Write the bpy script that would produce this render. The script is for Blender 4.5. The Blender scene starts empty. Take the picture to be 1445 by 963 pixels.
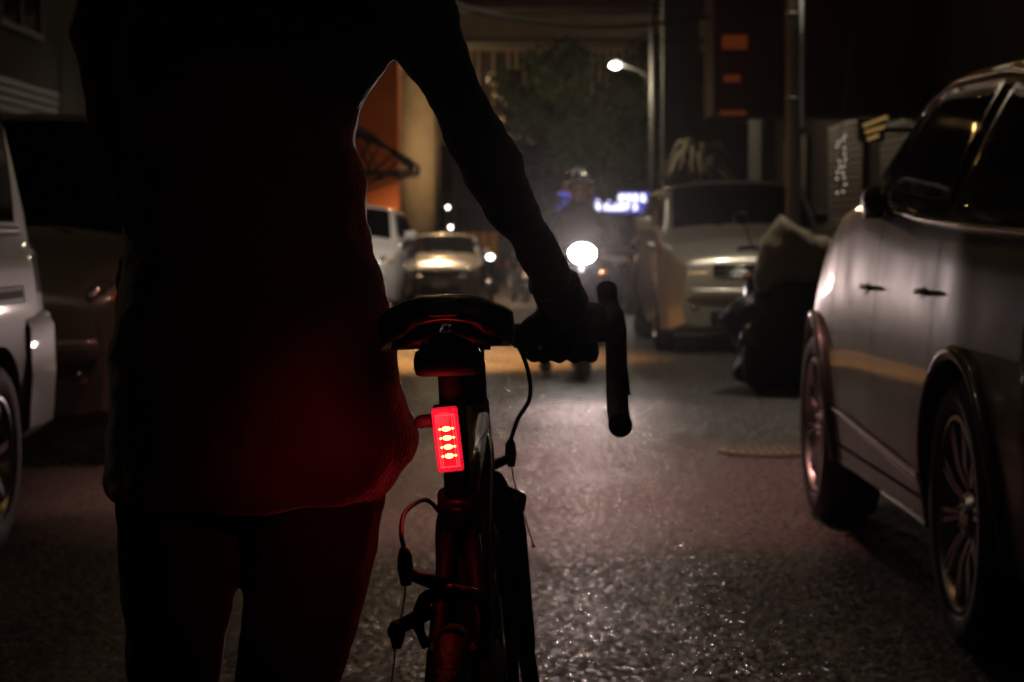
import bpy, bmesh, math, random
from mathutils import Vector, Matrix, noise
random.seed(7)
PI = math.pi
R = math.radians
sc = bpy.context.scene
COL = sc.collection

# ------------------------------------------------------------------ materials
def newmat(name):
    m = bpy.data.materials.new(name); m.use_nodes = True
    nt = m.node_tree
    return m, nt, nt.nodes['Principled BSDF']

def pmat(name, col, rough=0.5, metal=0.0, coat=0.0, var=0.15, vscale=8.0, bump=0.0, bscale=60.0,
         sheen=0.0, spec=0.5, trans=0.0, emis=None, estr=0.0, rvar=0.0):
    m, nt, b = newmat(name)
    b.inputs['Roughness'].default_value = rough
    b.inputs['Metallic'].default_value = metal
    b.inputs['Coat Weight'].default_value = coat
    b.inputs['Coat Roughness'].default_value = 0.04
    b.inputs['Specular IOR Level'].default_value = spec
    b.inputs['Transmission Weight'].default_value = trans
    if sheen:
        b.inputs['Sheen Weight'].default_value = sheen
        b.inputs['Sheen Roughness'].default_value = 0.35
    tc = nt.nodes.new('ShaderNodeTexCoord')
    n = nt.nodes.new('ShaderNodeTexNoise'); n.inputs['Scale'].default_value = vscale
    n.inputs['Detail'].default_value = 6
    nt.links.new(tc.outputs['Object'], n.inputs['Vector'])
    mix = nt.nodes.new('ShaderNodeMix'); mix.data_type = 'RGBA'
    mix.inputs[6].default_value = (col[0]*(1-var), col[1]*(1-var), col[2]*(1-var), 1)
    mix.inputs[7].default_value = (min(1, col[0]*(1+var)), min(1, col[1]*(1+var)), min(1, col[2]*(1+var)), 1)
    nt.links.new(n.outputs['Fac'], mix.inputs[0])
    nt.links.new(mix.outputs[2], b.inputs['Base Color'])
    if rvar:
        mr = nt.nodes.new('ShaderNodeMapRange')
        mr.inputs['To Min'].default_value = max(0, rough-rvar); mr.inputs['To Max'].default_value = min(1, rough+rvar)
        mr.inputs['From Min'].default_value = 0.35; mr.inputs['From Max'].default_value = 0.65
        nt.links.new(n.outputs['Fac'], mr.inputs['Value']); nt.links.new(mr.outputs['Result'], b.inputs['Roughness'])
    if bump:
        n2 = nt.nodes.new('ShaderNodeTexNoise'); n2.inputs['Scale'].default_value = bscale
        n2.inputs['Detail'].default_value = 4
        nt.links.new(tc.outputs['Object'], n2.inputs['Vector'])
        bp = nt.nodes.new('ShaderNodeBump'); bp.inputs['Strength'].default_value = bump
        bp.inputs['Distance'].default_value = 0.01
        nt.links.new(n2.outputs['Fac'], bp.inputs['Height']); nt.links.new(bp.outputs['Normal'], b.inputs['Normal'])
    if emis:
        b.inputs['Emission Color'].default_value = (*emis, 1); b.inputs['Emission Strength'].default_value = estr
    return m

M = {}
M['jacket'] = pmat('dark_jacket_cloth', (0.04, 0.034, 0.035), 0.72, sheen=1.0, bump=0.45, bscale=190, spec=0.45)
M['trousers'] = pmat('dark_trouser_cloth', (0.016, 0.014, 0.015), 0.85, sheen=0.2, bump=0.4, bscale=260, spec=0.25)
M['skin'] = pmat('skin', (0.35, 0.2, 0.14), 0.5)
M['hair'] = pmat('black_hair', (0.012, 0.010, 0.009), 0.5, bump=0.6, bscale=90)
M['leather'] = pmat('black_leather', (0.012, 0.011, 0.011), 0.5, bump=0.3, bscale=120)
M['rubber'] = pmat('black_rubber', (0.014, 0.014, 0.014), 0.7, bump=0.3, bscale=150)
M['tread'] = pmat('road_tyre_rubber', (0.016, 0.016, 0.016), 0.62, bump=0.5, bscale=80)
M['carbon'] = pmat('black_frame_paint', (0.02, 0.02, 0.021), 0.5, spec=0.2)
M['gold'] = pmat('gold_highlight_paint', (0.30, 0.24, 0.17), 0.3, coat=0.6, metal=0.3)  # golden highlight on the top and head tubes, put into the colour
M['blackmetal'] = pmat('black_anodised_metal', (0.014, 0.014, 0.015), 0.42, metal=0.3, spec=0.3)
M['steel'] = pmat('brushed_steel', (0.55, 0.54, 0.52), 0.28, metal=1)
M['tape'] = pmat('black_bar_tape', (0.011, 0.011, 0.011), 0.6, bump=0.5, bscale=180)
M['saddle'] = pmat('glossy_black_saddle', (0.012, 0.011, 0.011), 0.35, coat=0.08, bump=0.15, spec=0.3)
M['saddlestripe'] = pmat('tan_saddle_stripe', (0.20, 0.17, 0.13), 0.5, bump=0.2)
M['bottle'] = pmat('translucent_bottle', (0.45, 0.42, 0.38), 0.35)
M['chrome'] = pmat('chrome_trim', (0.75, 0.75, 0.76), 0.12, metal=1, var=0.03)
M['drop'] = pmat('glint_drop', (0.8, 0.8, 0.82), 0.28, metal=1)  # metal finish so the added drops glint
M['alloy'] = pmat('alloy_wheel', (0.5, 0.5, 0.52), 0.36, metal=1, var=0.06)
M['glass'] = pmat('tinted_car_glass', (0.006, 0.006, 0.007), 0.04, coat=0.6, var=0.3)
M['blackplastic'] = pmat('black_plastic', (0.014, 0.014, 0.014), 0.55, spec=0.2)
M['plate'] = pmat('licence_plate', (0.55, 0.55, 0.52), 0.5)
M['lampglass'] = pmat('headlamp_lens', (0.35, 0.33, 0.31), 0.06, metal=0.7, coat=1, bump=0.6, bscale=30)
M['darklamp'] = pmat('dark_headlamp_lens', (0.05, 0.048, 0.045), 0.08, metal=0.5, coat=1, bump=0.5, bscale=30)
M['orangelens'] = pmat('amber_lens', (0.55, 0.16, 0.02), 0.2, coat=1)
M['redlens'] = pmat('red_lens', (0.5, 0.02, 0.02), 0.2, coat=1)
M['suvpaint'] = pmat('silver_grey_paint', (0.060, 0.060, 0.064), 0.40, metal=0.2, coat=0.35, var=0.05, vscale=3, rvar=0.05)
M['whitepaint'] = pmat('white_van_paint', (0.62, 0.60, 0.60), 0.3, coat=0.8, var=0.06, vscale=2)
M['vanpaint'] = pmat('dimmed_white_van_paint', (0.19, 0.183, 0.187), 0.45, coat=0.3, var=0.10, vscale=2)  # darker copy of the white paint; dim light put into the colour
M['silverpaint'] = pmat('champagne_silver_paint', (0.40, 0.39, 0.35), 0.32, metal=0.5, coat=0.8, var=0.05)
M['farsilver'] = pmat('silver_saloon_paint', (0.22, 0.21, 0.20), 0.3, metal=0.5, coat=0.8, var=0.05)
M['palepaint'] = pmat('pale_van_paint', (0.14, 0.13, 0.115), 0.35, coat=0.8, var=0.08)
M['darkpaint'] = pmat('dark_scooter_paint', (0.02, 0.02, 0.024), 0.2, coat=1)
M['tarp'] = pmat('olive_tarpaulin', (0.26, 0.22, 0.15), 0.7, var=0.25, bump=0.4, bscale=25)
M['navytarp'] = pmat('dark_blue_scooter_cover', (0.016, 0.017, 0.024), 0.55, var=0.3, bump=0.4, bscale=25)
M['polegrey'] = pmat('painted_steel_pole', (0.16, 0.145, 0.11), 0.5, var=0.25)
M['polewhite'] = pmat('white_plastic_pipe', (0.6, 0.6, 0.6), 0.4)
M['concrete'] = pmat('stained_concrete', (0.34, 0.30, 0.23), 0.85, var=0.3, vscale=2.5, bump=0.5, bscale=12)
M['girder'] = pmat('beige_bridge_paint', (0.36, 0.31, 0.25), 0.7, var=0.25, vscale=1.2)
M['darkbeam'] = pmat('dark_steel_beam', (0.05, 0.045, 0.04), 0.6)
M['orangewall'] = pmat('orange_painted_wall', (0.55, 0.14, 0.025), 0.7, var=0.25, vscale=2)
M['redwall'] = pmat('red_brown_wall', (0.05, 0.017, 0.011), 0.8, var=0.3, vscale=2)
M['beigewall'] = pmat('beige_render_wall', (0.12, 0.098, 0.065), 0.85, var=0.3, vscale=1.5, bump=0.4, bscale=15)
M['greywall'] = pmat('grey_render_wall', (0.04, 0.037, 0.03), 0.85, var=0.35, vscale=1.2, bump=0.4, bscale=15)
M['shutter'] = pmat('metal_shutter', (0.06, 0.055, 0.05), 0.5, metal=0.5)
M['awning'] = pmat('pale_corrugated_awning', (0.55, 0.55, 0.55), 0.4, var=0.2)
M['leaf'] = pmat('dark_green_leaf', (0.04, 0.06, 0.014), 0.6, var=0.5, vscale=1.5)
M['frond'] = pmat('pale_dry_frond', (0.22, 0.19, 0.09), 0.6, var=0.3)
M['bark'] = pmat('grey_bark', (0.12, 0.09, 0.06), 0.9, var=0.4, bump=0.8, bscale=20)
M['iron'] = pmat('cast_iron_cover', (0.16, 0.15, 0.10), 0.42, metal=0.3, var=0.3, vscale=30)
M['helmet'] = pmat('white_helmet_shell', (0.5, 0.5, 0.5), 0.2, coat=1)
M['yellow'] = pmat('yellow_barrier_plastic', (0.75, 0.42, 0.03), 0.5)
M['kerb'] = pmat('kerb_concrete', (0.22, 0.20, 0.17), 0.85, var=0.25, bump=0.5, bscale=20)
M['riderclothes'] = pmat('dark_rider_clothes', (0.012, 0.011, 0.012), 0.8, sheen=0.1)
M['pinkwall'] = pmat('mauve_far_wall', (0.30, 0.21, 0.23), 0.8, var=0.3, vscale=0.6)
M['cable'] = pmat('black_cable', (0.01, 0.01, 0.01), 0.5)

def emat(name, col, s):
    m = bpy.data.materials.new(name); m.use_nodes = True
    nt = m.node_tree; nt.nodes.clear()
    e = nt.nodes.new('ShaderNodeEmission'); e.inputs[0].default_value = (*col, 1); e.inputs[1].default_value = s
    o = nt.nodes.new('ShaderNodeOutputMaterial'); nt.links.new(e.outputs[0], o.inputs[0])
    return m
M['headglow'] = emat('lit_headlamp', (1.0, 0.93, 0.88), 60)
M['lampglow'] = emat('lit_street_lamp', (1.0, 0.93, 0.82), 30)
M['sodiumglow'] = emat('lit_sodium_lamp', (1.0, 0.55, 0.2), 40)
M['smallglow'] = emat('lit_small_lamp', (1.0, 0.9, 0.75), 8)
M['dimglow'] = emat('dim_lamp_and_glint', (1.0, 0.86, 0.62), 0.7)
M['bluesign'] = emat('backlit_blue_panel', (0.13, 0.12, 0.72), 0.6)
M['signletter'] = emat('backlit_white_letters', (0.85, 0.85, 1.0), 3.2)
M['orangewindow'] = emat('dim_orange_window', (0.9, 0.16, 0.03), 0.06)
M['amberwindow'] = emat('amber_shutter_light', (1.0, 0.6, 0.2), 0.20)
M['led'] = emat('lit_red_led', (1.0, 0.42, 0.10), 7)
M['redhalo'] = emat('lit_red_reflector', (1.0, 0.012, 0.045), 0.75)
def lensmat():
    m, nt, b = newmat('lit_red_prism_lens'); N, L = nt.nodes, nt.links
    tc = N.new('ShaderNodeTexCoord'); v = N.new('ShaderNodeTexVoronoi'); v.inputs['Scale'].default_value = 420; L.new(tc.outputs['Object'], v.inputs['Vector'])
    mr = N.new('ShaderNodeMapRange'); mr.inputs['From Max'].default_value = .7; mr.inputs['To Min'].default_value = 1.15; mr.inputs['To Max'].default_value = .45; L.new(v.outputs['Distance'], mr.inputs['Value'])
    L.new(mr.outputs['Result'], b.inputs['Emission Strength']); b.inputs['Emission Color'].default_value = (1.0, .012, .04, 1)
    b.inputs['Base Color'].default_value = (.4, .01, .01, 1); b.inputs['Roughness'].default_value = .15
    return m
M['redhalo'] = lensmat()
M['redrib'] = emat('lit_red_rib', (1.0, 0.07, 0.09), 1.1)
M['redlight'] = emat('lit_distant_tail_lamp', (1.0, 0.1, 0.08), 4)

# ------------------------------------------------------------------ object helpers
def new(name, bm, mat, parent=None, smooth=True, loc=None):
    me = bpy.data.meshes.new(name)
    if isinstance(bm, bpy.types.Mesh):
        me = bm
    else:
        bmesh.ops.recalc_face_normals(bm, faces=bm.faces)
        bm.to_mesh(me); bm.free()
    me.materials.clear(); me.materials.append(mat)
    if smooth:
        for p in me.polygons: p.use_smooth = True
    o = bpy.data.objects.new(name, me); COL.objects.link(o)
    if parent is not None: o.parent = parent
    if loc is not None: o.location = loc
    return o

def sharp(o, deg=35):
    me = o.data
    try:
        me.set_sharp_from_angle(angle=R(deg))
    except Exception:
        pass
    return o

def tag(o, label=None, cat=None, group=None, kind=None):
    if label: o['label'] = label
    if cat: o['category'] = cat
    if group: o['group'] = group
    if kind: o['kind'] = kind
    return o

def empty(name, loc, label, cat, group=None, rz=0):
    o = bpy.data.objects.new(name, None); COL.objects.link(o)
    o.location = loc; o.rotation_euler = (0, 0, rz)
    o.empty_display_size = 0.1
    return tag(o, label, cat, group)

def BM(): return bmesh.new()

def box(bm, c, s, rot=None, bev=0.0):
    b = bmesh.new()
    bmesh.ops.create_cube(b, size=1)
    for v in b.verts: v.co = Vector((v.co.x*s[0], v.co.y*s[1], v.co.z*s[2]))
    if bev:
        bmesh.ops.bevel(b, geom=b.edges[:], offset=bev, segments=2, profile=0.6, affect='EDGES')
    m = Matrix.Translation(Vector(c))
    if rot is not None: m = m @ rot.to_4x4()
    b.transform(m)
    merge(bm, b)

def merge(bm, b):
    me = bpy.data.meshes.new('tmp'); b.to_mesh(me); b.free(); bm.from_mesh(me); bpy.data.meshes.remove(me)

def tube(bm, pts, rad, seg=12, flat=None, cap=True):
    """circle swept along pts; rad number or list; flat = (a, b) scale pair of the circle"""
    pts = [Vector(p) for p in pts]
    n = len(pts)
    if not isinstance(rad, (list, tuple)): rad = [rad]*n
    t0 = (pts[1]-pts[0]).normalized()
    up = Vector((0, 0, 1)) if abs(t0.z) < 0.9 else Vector((0, 1, 0))
    u = t0.cross(up).normalized(); w = u.cross(t0).normalized()
    rings = []
    prev = t0
    for i in range(n):
        if i == 0: t = (pts[1]-pts[0])
        elif i == n-1: t = (pts[-1]-pts[-2])
        else: t = (pts[i+1]-pts[i]).normalized() + (pts[i]-pts[i-1]).normalized()
        t = t.normalized() if t.length > 1e-9 else prev
        q = prev.rotation_difference(t); u = q @ u; w = q @ w; prev = t
        fa, fb = flat if flat else (1, 1)
        rings.append([bm.verts.new(pts[i] + (u*math.cos(a)*fa + w*math.sin(a)*fb)*rad[i]) for a in [2*PI*k/seg for k in range(seg)]])
    for i in range(n-1):
        for k in range(seg):
            bm.faces.new((rings[i][k], rings[i][(k+1) % seg], rings[i+1][(k+1) % seg], rings[i+1][k]))
    if cap:
        bm.faces.new(rings[0][::-1]); bm.faces.new(rings[-1])

def curve(pts, n=8, closed=False):
    """Catmull-Rom through pts"""
    P = [Vector(p) for p in pts]; out = []
    for i in range(len(P)-1):
        p0 = P[i-1] if i > 0 else P[0]*2-P[1]
        p1, p2 = P[i], P[i+1]
        p3 = P[i+2] if i+2 < len(P) else P[-1]*2-P[-2]
        for k in range(n):
            t = k/n
            out.append(0.5*((2*p1)+(-p0+p2)*t+(2*p0-5*p1+4*p2-p3)*t*t+(-p0+3*p1-3*p2+p3)*t**3))
    out.append(P[-1]); return out

def loft(bm, rings, cap=True):
    V = [[bm.verts.new(p) for p in r] for r in rings]
    n = len(V[0])
    for i in range(len(V)-1):
        for k in range(n):
            bm.faces.new((V[i][k], V[i][(k+1) % n], V[i+1][(k+1) % n], V[i+1][k]))
    if cap:
        bm.faces.new(V[0][::-1]); bm.faces.new(V[-1])

def ell(c, rx, ry, n=20, rot=0):
    return [Vector((c[0]+rx*math.cos(a)*math.cos(rot)-ry*math.sin(a)*math.sin(rot),
                    c[1]+rx*math.cos(a)*math.sin(rot)+ry*math.sin(a)*math.cos(rot), c[2])) for a in [2*PI*k/n for k in range(n)]]

def ball(bm, c, r, sub=2, seg=16):
    b = bmesh.new(); bmesh.ops.create_uvsphere(b, u_segments=seg, v_segments=max(6, seg//2+2), radius=1)
    r = r if isinstance(r, (tuple, list)) else (r, r, r)
    for v in b.verts: v.co = Vector((v.co.x*r[0]+c[0], v.co.y*r[1]+c[1], v.co.z*r[2]+c[2]))
    merge(bm, b)

def lathe(bm, prof, seg=32, axis='x', c=(0, 0, 0)):
    """prof: list of (radius, offset along axis), closed loop"""
    V = []
    for k in range(seg):
        a = 2*PI*k/seg; ring = []
        for r, o in prof:
            if axis == 'x': p = (o, r*math.cos(a), r*math.sin(a))
            elif axis == 'y': p = (r*math.cos(a), o, r*math.sin(a))
            else: p = (r*math.cos(a), r*math.sin(a), o)
            ring.append(bm.verts.new(Vector(p)+Vector(c)))
        V.append(ring)
    m = len(prof)
    for k in range(seg):
        for j in range(m):
            a, b2 = V[k], V[(k+1) % seg]
            bm.faces.new((a[j], a[(j+1) % m], b2[(j+1) % m], b2[j]))

def prism(bm, poly, o0, o1, axis='y'):
    def P(p, o):
        if axis == 'y': return Vector((p[0], o, p[1]))
        if axis == 'x': return Vector((o, p[0], p[1]))
        return Vector((p[0], p[1], o))
    loft(bm, [[P(p, o0) for p in poly], [P(p, o1) for p in poly]])

def evaluated(bm, mods):
    me = bpy.data.meshes.new('tmp'); bmesh.ops.recalc_face_normals(bm, faces=bm.faces); bm.to_mesh(me); bm.free()
    o = bpy.data.objects.new('tmp', me); COL.objects.link(o)
    mods(o)
    dg = bpy.context.evaluated_depsgraph_get(); dg.update()
    out = bpy.data.meshes.new_from_object(o.evaluated_get(dg))
    bpy.data.objects.remove(o); bpy.data.meshes.remove(me)
    return out

def remesh(bm, vox, smooth=3):
    def f(o):
        m = o.modifiers.new('r', 'REMESH'); m.mode = 'VOXEL'; m.voxel_size = vox
        s = o.modifiers.new('s', 'SMOOTH'); s.iterations = smooth; s.factor = 0.5
    return evaluated(bm, f)

def wrinkle(me, amp, sc_, stretch=(1, 1, 1), seed=0):
    nrm = [v.normal.copy() for v in me.vertices]
    for i, v in enumerate(me.vertices):
        p = Vector((v.co.x*stretch[0], v.co.y*stretch[1], v.co.z*stretch[2]))*sc_ + Vector((seed, seed*2, 0))
        v.co += nrm[i]*(noise.noise(p)*amp + noise.noise(p*2.3)*amp*0.4)

# ------------------------------------------------------------------ camera
F, H0, YH = 3000.0, 1.1, 330.0
CX = 722.5
cam = bpy.data.cameras.new('camera'); camo = bpy.data.objects.new('camera', cam); COL.objects.link(camo)
camo.location = (0, 0, H0); camo.rotation_euler = (R(90), 0, 0)
cam.sensor_width = 36; cam.lens = F*36/1445; cam.shift_y = -(481.5-YH)/1445
cam.clip_end = 500; cam.clip_start = 0.05
cam.dof.use_dof = True; cam.dof.focus_distance = 2.5; cam.dof.aperture_fstop = 9.5
cam.dof.aperture_blades = 0
sc.camera = camo

def P(px, py, d): return Vector(((px-CX)*d/F, d, H0-(py-YH)*d/F))

# ------------------------------------------------------------------ ground
def gz(y):
    return 0.0 if y < 28 else -0.022*(min(y, 44)-28)

def asphalt():
    m, nt, b = newmat('worn_damp_asphalt')
    N, L = nt.nodes, nt.links
    tc = N.new('ShaderNodeTexCoord')
    vo = N.new('ShaderNodeTexVoronoi'); vo.inputs['Scale'].default_value = 75
    L.new(tc.outputs['Object'], vo.inputs['Vector'])
    n1 = N.new('ShaderNodeTexNoise'); n1.inputs['Scale'].default_value = 38; n1.inputs['Detail'].default_value = 8; n1.inputs['Roughness'].default_value = 0.7
    L.new(tc.outputs['Object'], n1.inputs['Vector'])
    n2 = N.new('ShaderNodeTexNoise'); n2.inputs['Scale'].default_value = 0.9; n2.inputs['Detail'].default_value = 6
    L.new(tc.outputs['Object'], n2.inputs['Vector'])
    n3 = N.new('ShaderNodeTexNoise'); n3.inputs['Scale'].default_value = 180; n3.inputs['Detail'].default_value = 3
    L.new(tc.outputs['Object'], n3.inputs['Vector'])
    cr = N.new('ShaderNodeValToRGB')
    cr.color_ramp.elements[0].position = 0.3; cr.color_ramp.elements[0].color = (0.030, 0.027, 0.026, 1)
    cr.color_ramp.elements[1].position = 0.75; cr.color_ramp.elements[1].color = (0.095, 0.085, 0.080, 1)
    L.new(n1.outputs['Fac'], cr.inputs['Fac'])
    mx = N.new('ShaderNodeMix'); mx.data_type = 'RGBA'; mx.blend_type = 'MULTIPLY'; mx.inputs[0].default_value = 1.0
    cr2 = N.new('ShaderNodeValToRGB')
    cr2.color_ramp.elements[0].position = 0.35; cr2.color_ramp.elements[0].color = (0.6, 0.6, 0.6, 1)
    cr2.color_ramp.elements[1].position = 0.65; cr2.color_ramp.elements[1].color = (1.2, 1.15, 1.1, 1)
    L.new(n2.outputs['Fac'], cr2.inputs['Fac'])
    L.new(cr.outputs['Color'], mx.inputs[6]); L.new(cr2.outputs['Color'], mx.inputs[7])
    L.new(mx.outputs[2], b.inputs['Base Color'])
    mr = N.new('ShaderNodeMapRange'); mr.inputs['From Min'].default_value = 0.35; mr.inputs['From Max'].default_value = 0.65
    mr.inputs['To Min'].default_value = 0.50; mr.inputs['To Max'].default_value = 0.65
    L.new(n2.outputs['Fac'], mr.inputs['Value']); gl = N.new('ShaderNodeMath'); gl.operation = 'GREATER_THAN'; gl.inputs[1].default_value = .72
    v4 = N.new('ShaderNodeTexVoronoi'); v4.inputs['Scale'].default_value = 98; L.new(tc.outputs['Object'], v4.inputs['Vector'])
    sx_ = N.new('ShaderNodeSeparateColor'); L.new(v4.outputs['Color'], sx_.inputs[0]); L.new(sx_.outputs[2], gl.inputs[0])
    rm = N.new('ShaderNodeMix'); rm.data_type = 'FLOAT'; L.new(gl.outputs[0], rm.inputs[0]); L.new(mr.outputs['Result'], rm.inputs[2]); rm.inputs[3].default_value = .11
    L.new(rm.outputs[0], b.inputs['Roughness'])
    a1 = N.new('ShaderNodeMath'); a1.operation = 'MULTIPLY_ADD'; a1.inputs[1].default_value = 0.6
    L.new(vo.outputs['Distance'], a1.inputs[0]); L.new(n1.outputs['Fac'], a1.inputs[2])
    a2 = N.new('ShaderNodeMath'); a2.operation = 'MULTIPLY_ADD'; a2.inputs[1].default_value = 0.25
    L.new(n3.outputs['Fac'], a2.inputs[0]); L.new(a1.outputs[0], a2.inputs[2])
    bp = N.new('ShaderNodeBump'); bp.inputs['Strength'].default_value = 0.6; bp.inputs['Distance'].default_value = 0.003
    v2 = N.new('ShaderNodeTexVoronoi'); v2.inputs['Scale'].default_value = 98
    v3 = N.new('ShaderNodeTexVoronoi'); v3.inputs['Scale'].default_value = 260
    acc = None
    for vv, k in ((v2, .75), (v3, .3)):
        L.new(tc.outputs['Object'], vv.inputs['Vector'])
        sb = N.new('ShaderNodeVectorMath'); sb.operation = 'SUBTRACT'; sb.inputs[1].default_value = (.5, .5, .5); L.new(vv.outputs['Color'], sb.inputs[0])
        ml = N.new('ShaderNodeVectorMath'); ml.operation = 'MULTIPLY'; ml.inputs[1].default_value = (k, k, 0); L.new(sb.outputs[0], ml.inputs[0])
        ad = N.new('ShaderNodeVectorMath'); ad.operation = 'ADD'; L.new(ml.outputs[0], ad.inputs[0])
        if acc is None: ad.inputs[1].default_value = (0, 0, 1)
        else: L.new(acc.outputs[0], ad.inputs[1])
        acc = ad
    nm = N.new('ShaderNodeVectorMath'); nm.operation = 'NORMALIZE'; L.new(acc.outputs[0], nm.inputs[0]); L.new(nm.outputs[0], bp.inputs['Normal'])
    L.new(a2.outputs[0], bp.inputs['Height']); L.new(bp.outputs['Normal'], b.inputs['Normal'])
    return m
M['asphalt'] = asphalt()
M['ground'] = pmat('packed_ground', (0.06, 0.055, 0.05), 0.9, var=0.3, bump=0.5, bscale=4)

def strip(x0, x1, z, ys):
    bm = BM(); V = [[bm.verts.new((x, y, gz(y)+z)) for x in (x0, x1)] for y in ys]
    for i in range(len(ys)-1): bm.faces.new((V[i][0], V[i][1], V[i+1][1], V[i+1][0]))
    return bm
ys = [-30, -5, 5, 15, 28, 32, 36, 40, 44, 60, 200]
tag(new('ground', strip(-200, 200, -0.012, ys), M['ground'], smooth=False), kind='structure')
tag(new('road', strip(-4.3, 3.6, 0.0, ys), M['asphalt'], smooth=False), kind='structure')
def kerbed(x0, x1):
    bm = BM()
    for i in range(len(ys)-1):
        ya, yb = ys[i], ys[i+1]
        loft(bm, [[Vector((x0, y, gz(y)-0.01)), Vector((x1, y, gz(y)-0.01)), Vector((x1, y, gz(y)+0.13)), Vector((x0, y, gz(y)+0.13))] for y in (ya, yb)], cap=False)
    return bm
tag(new('pavement', kerbed(3.6, 4.9), M['kerb'], smooth=False), kind='structure')
tag(new('pavement', kerbed(-5.6, -4.3), M['kerb'], smooth=False), kind='structure')

# manhole cover
mh = empty('manhole_cover', (1.07*1.0, 10.85, 0.004), 'round cast iron manhole cover set in the road left of the grey car', 'manhole cover')
mh.scale = (.72, .72, 1)
mh.location.x = (1083-CX)*10.7/F; mh.location.y = 10.7
bm = BM(); lathe(bm, [(0.001, 0.0), (0.27, 0.0), (0.27, 0.006), (0.001, 0.006)], 40, 'z'); bm.free()
bm = BM(); lathe(bm, [(0.285, 0.0), (0.345, 0.0), (0.345, 0.008), (0.285, 0.008)], 40, 'z'); new('rim', bm, M['iron'], mh, smooth=False)
bm = BM(); lathe(bm, [(0.001, 0.0), (0.27, 0.0), (0.27, 0.006), (0.001, 0.006)], 40, 'z')
for k in range(8):
    for j in range(-3, 4):
        x, y = -0.21+k*0.06, j*0.06
        if x*x+y*y < 0.055: box(bm, (x, y, 0.009), (0.034, 0.034, 0.005))
new('lid', bm, M['iron'], mh, smooth=False)

# ------------------------------------------------------------------ cars
def interp(tab, y):
    if y <= tab[0][0]: return tab[0][1]
    for (a, va), (b, vb) in zip(tab, tab[1:]):
        if y <= b: return va+(vb-va)*(y-a)/(b-a)
    return tab[-1][1]

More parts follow.
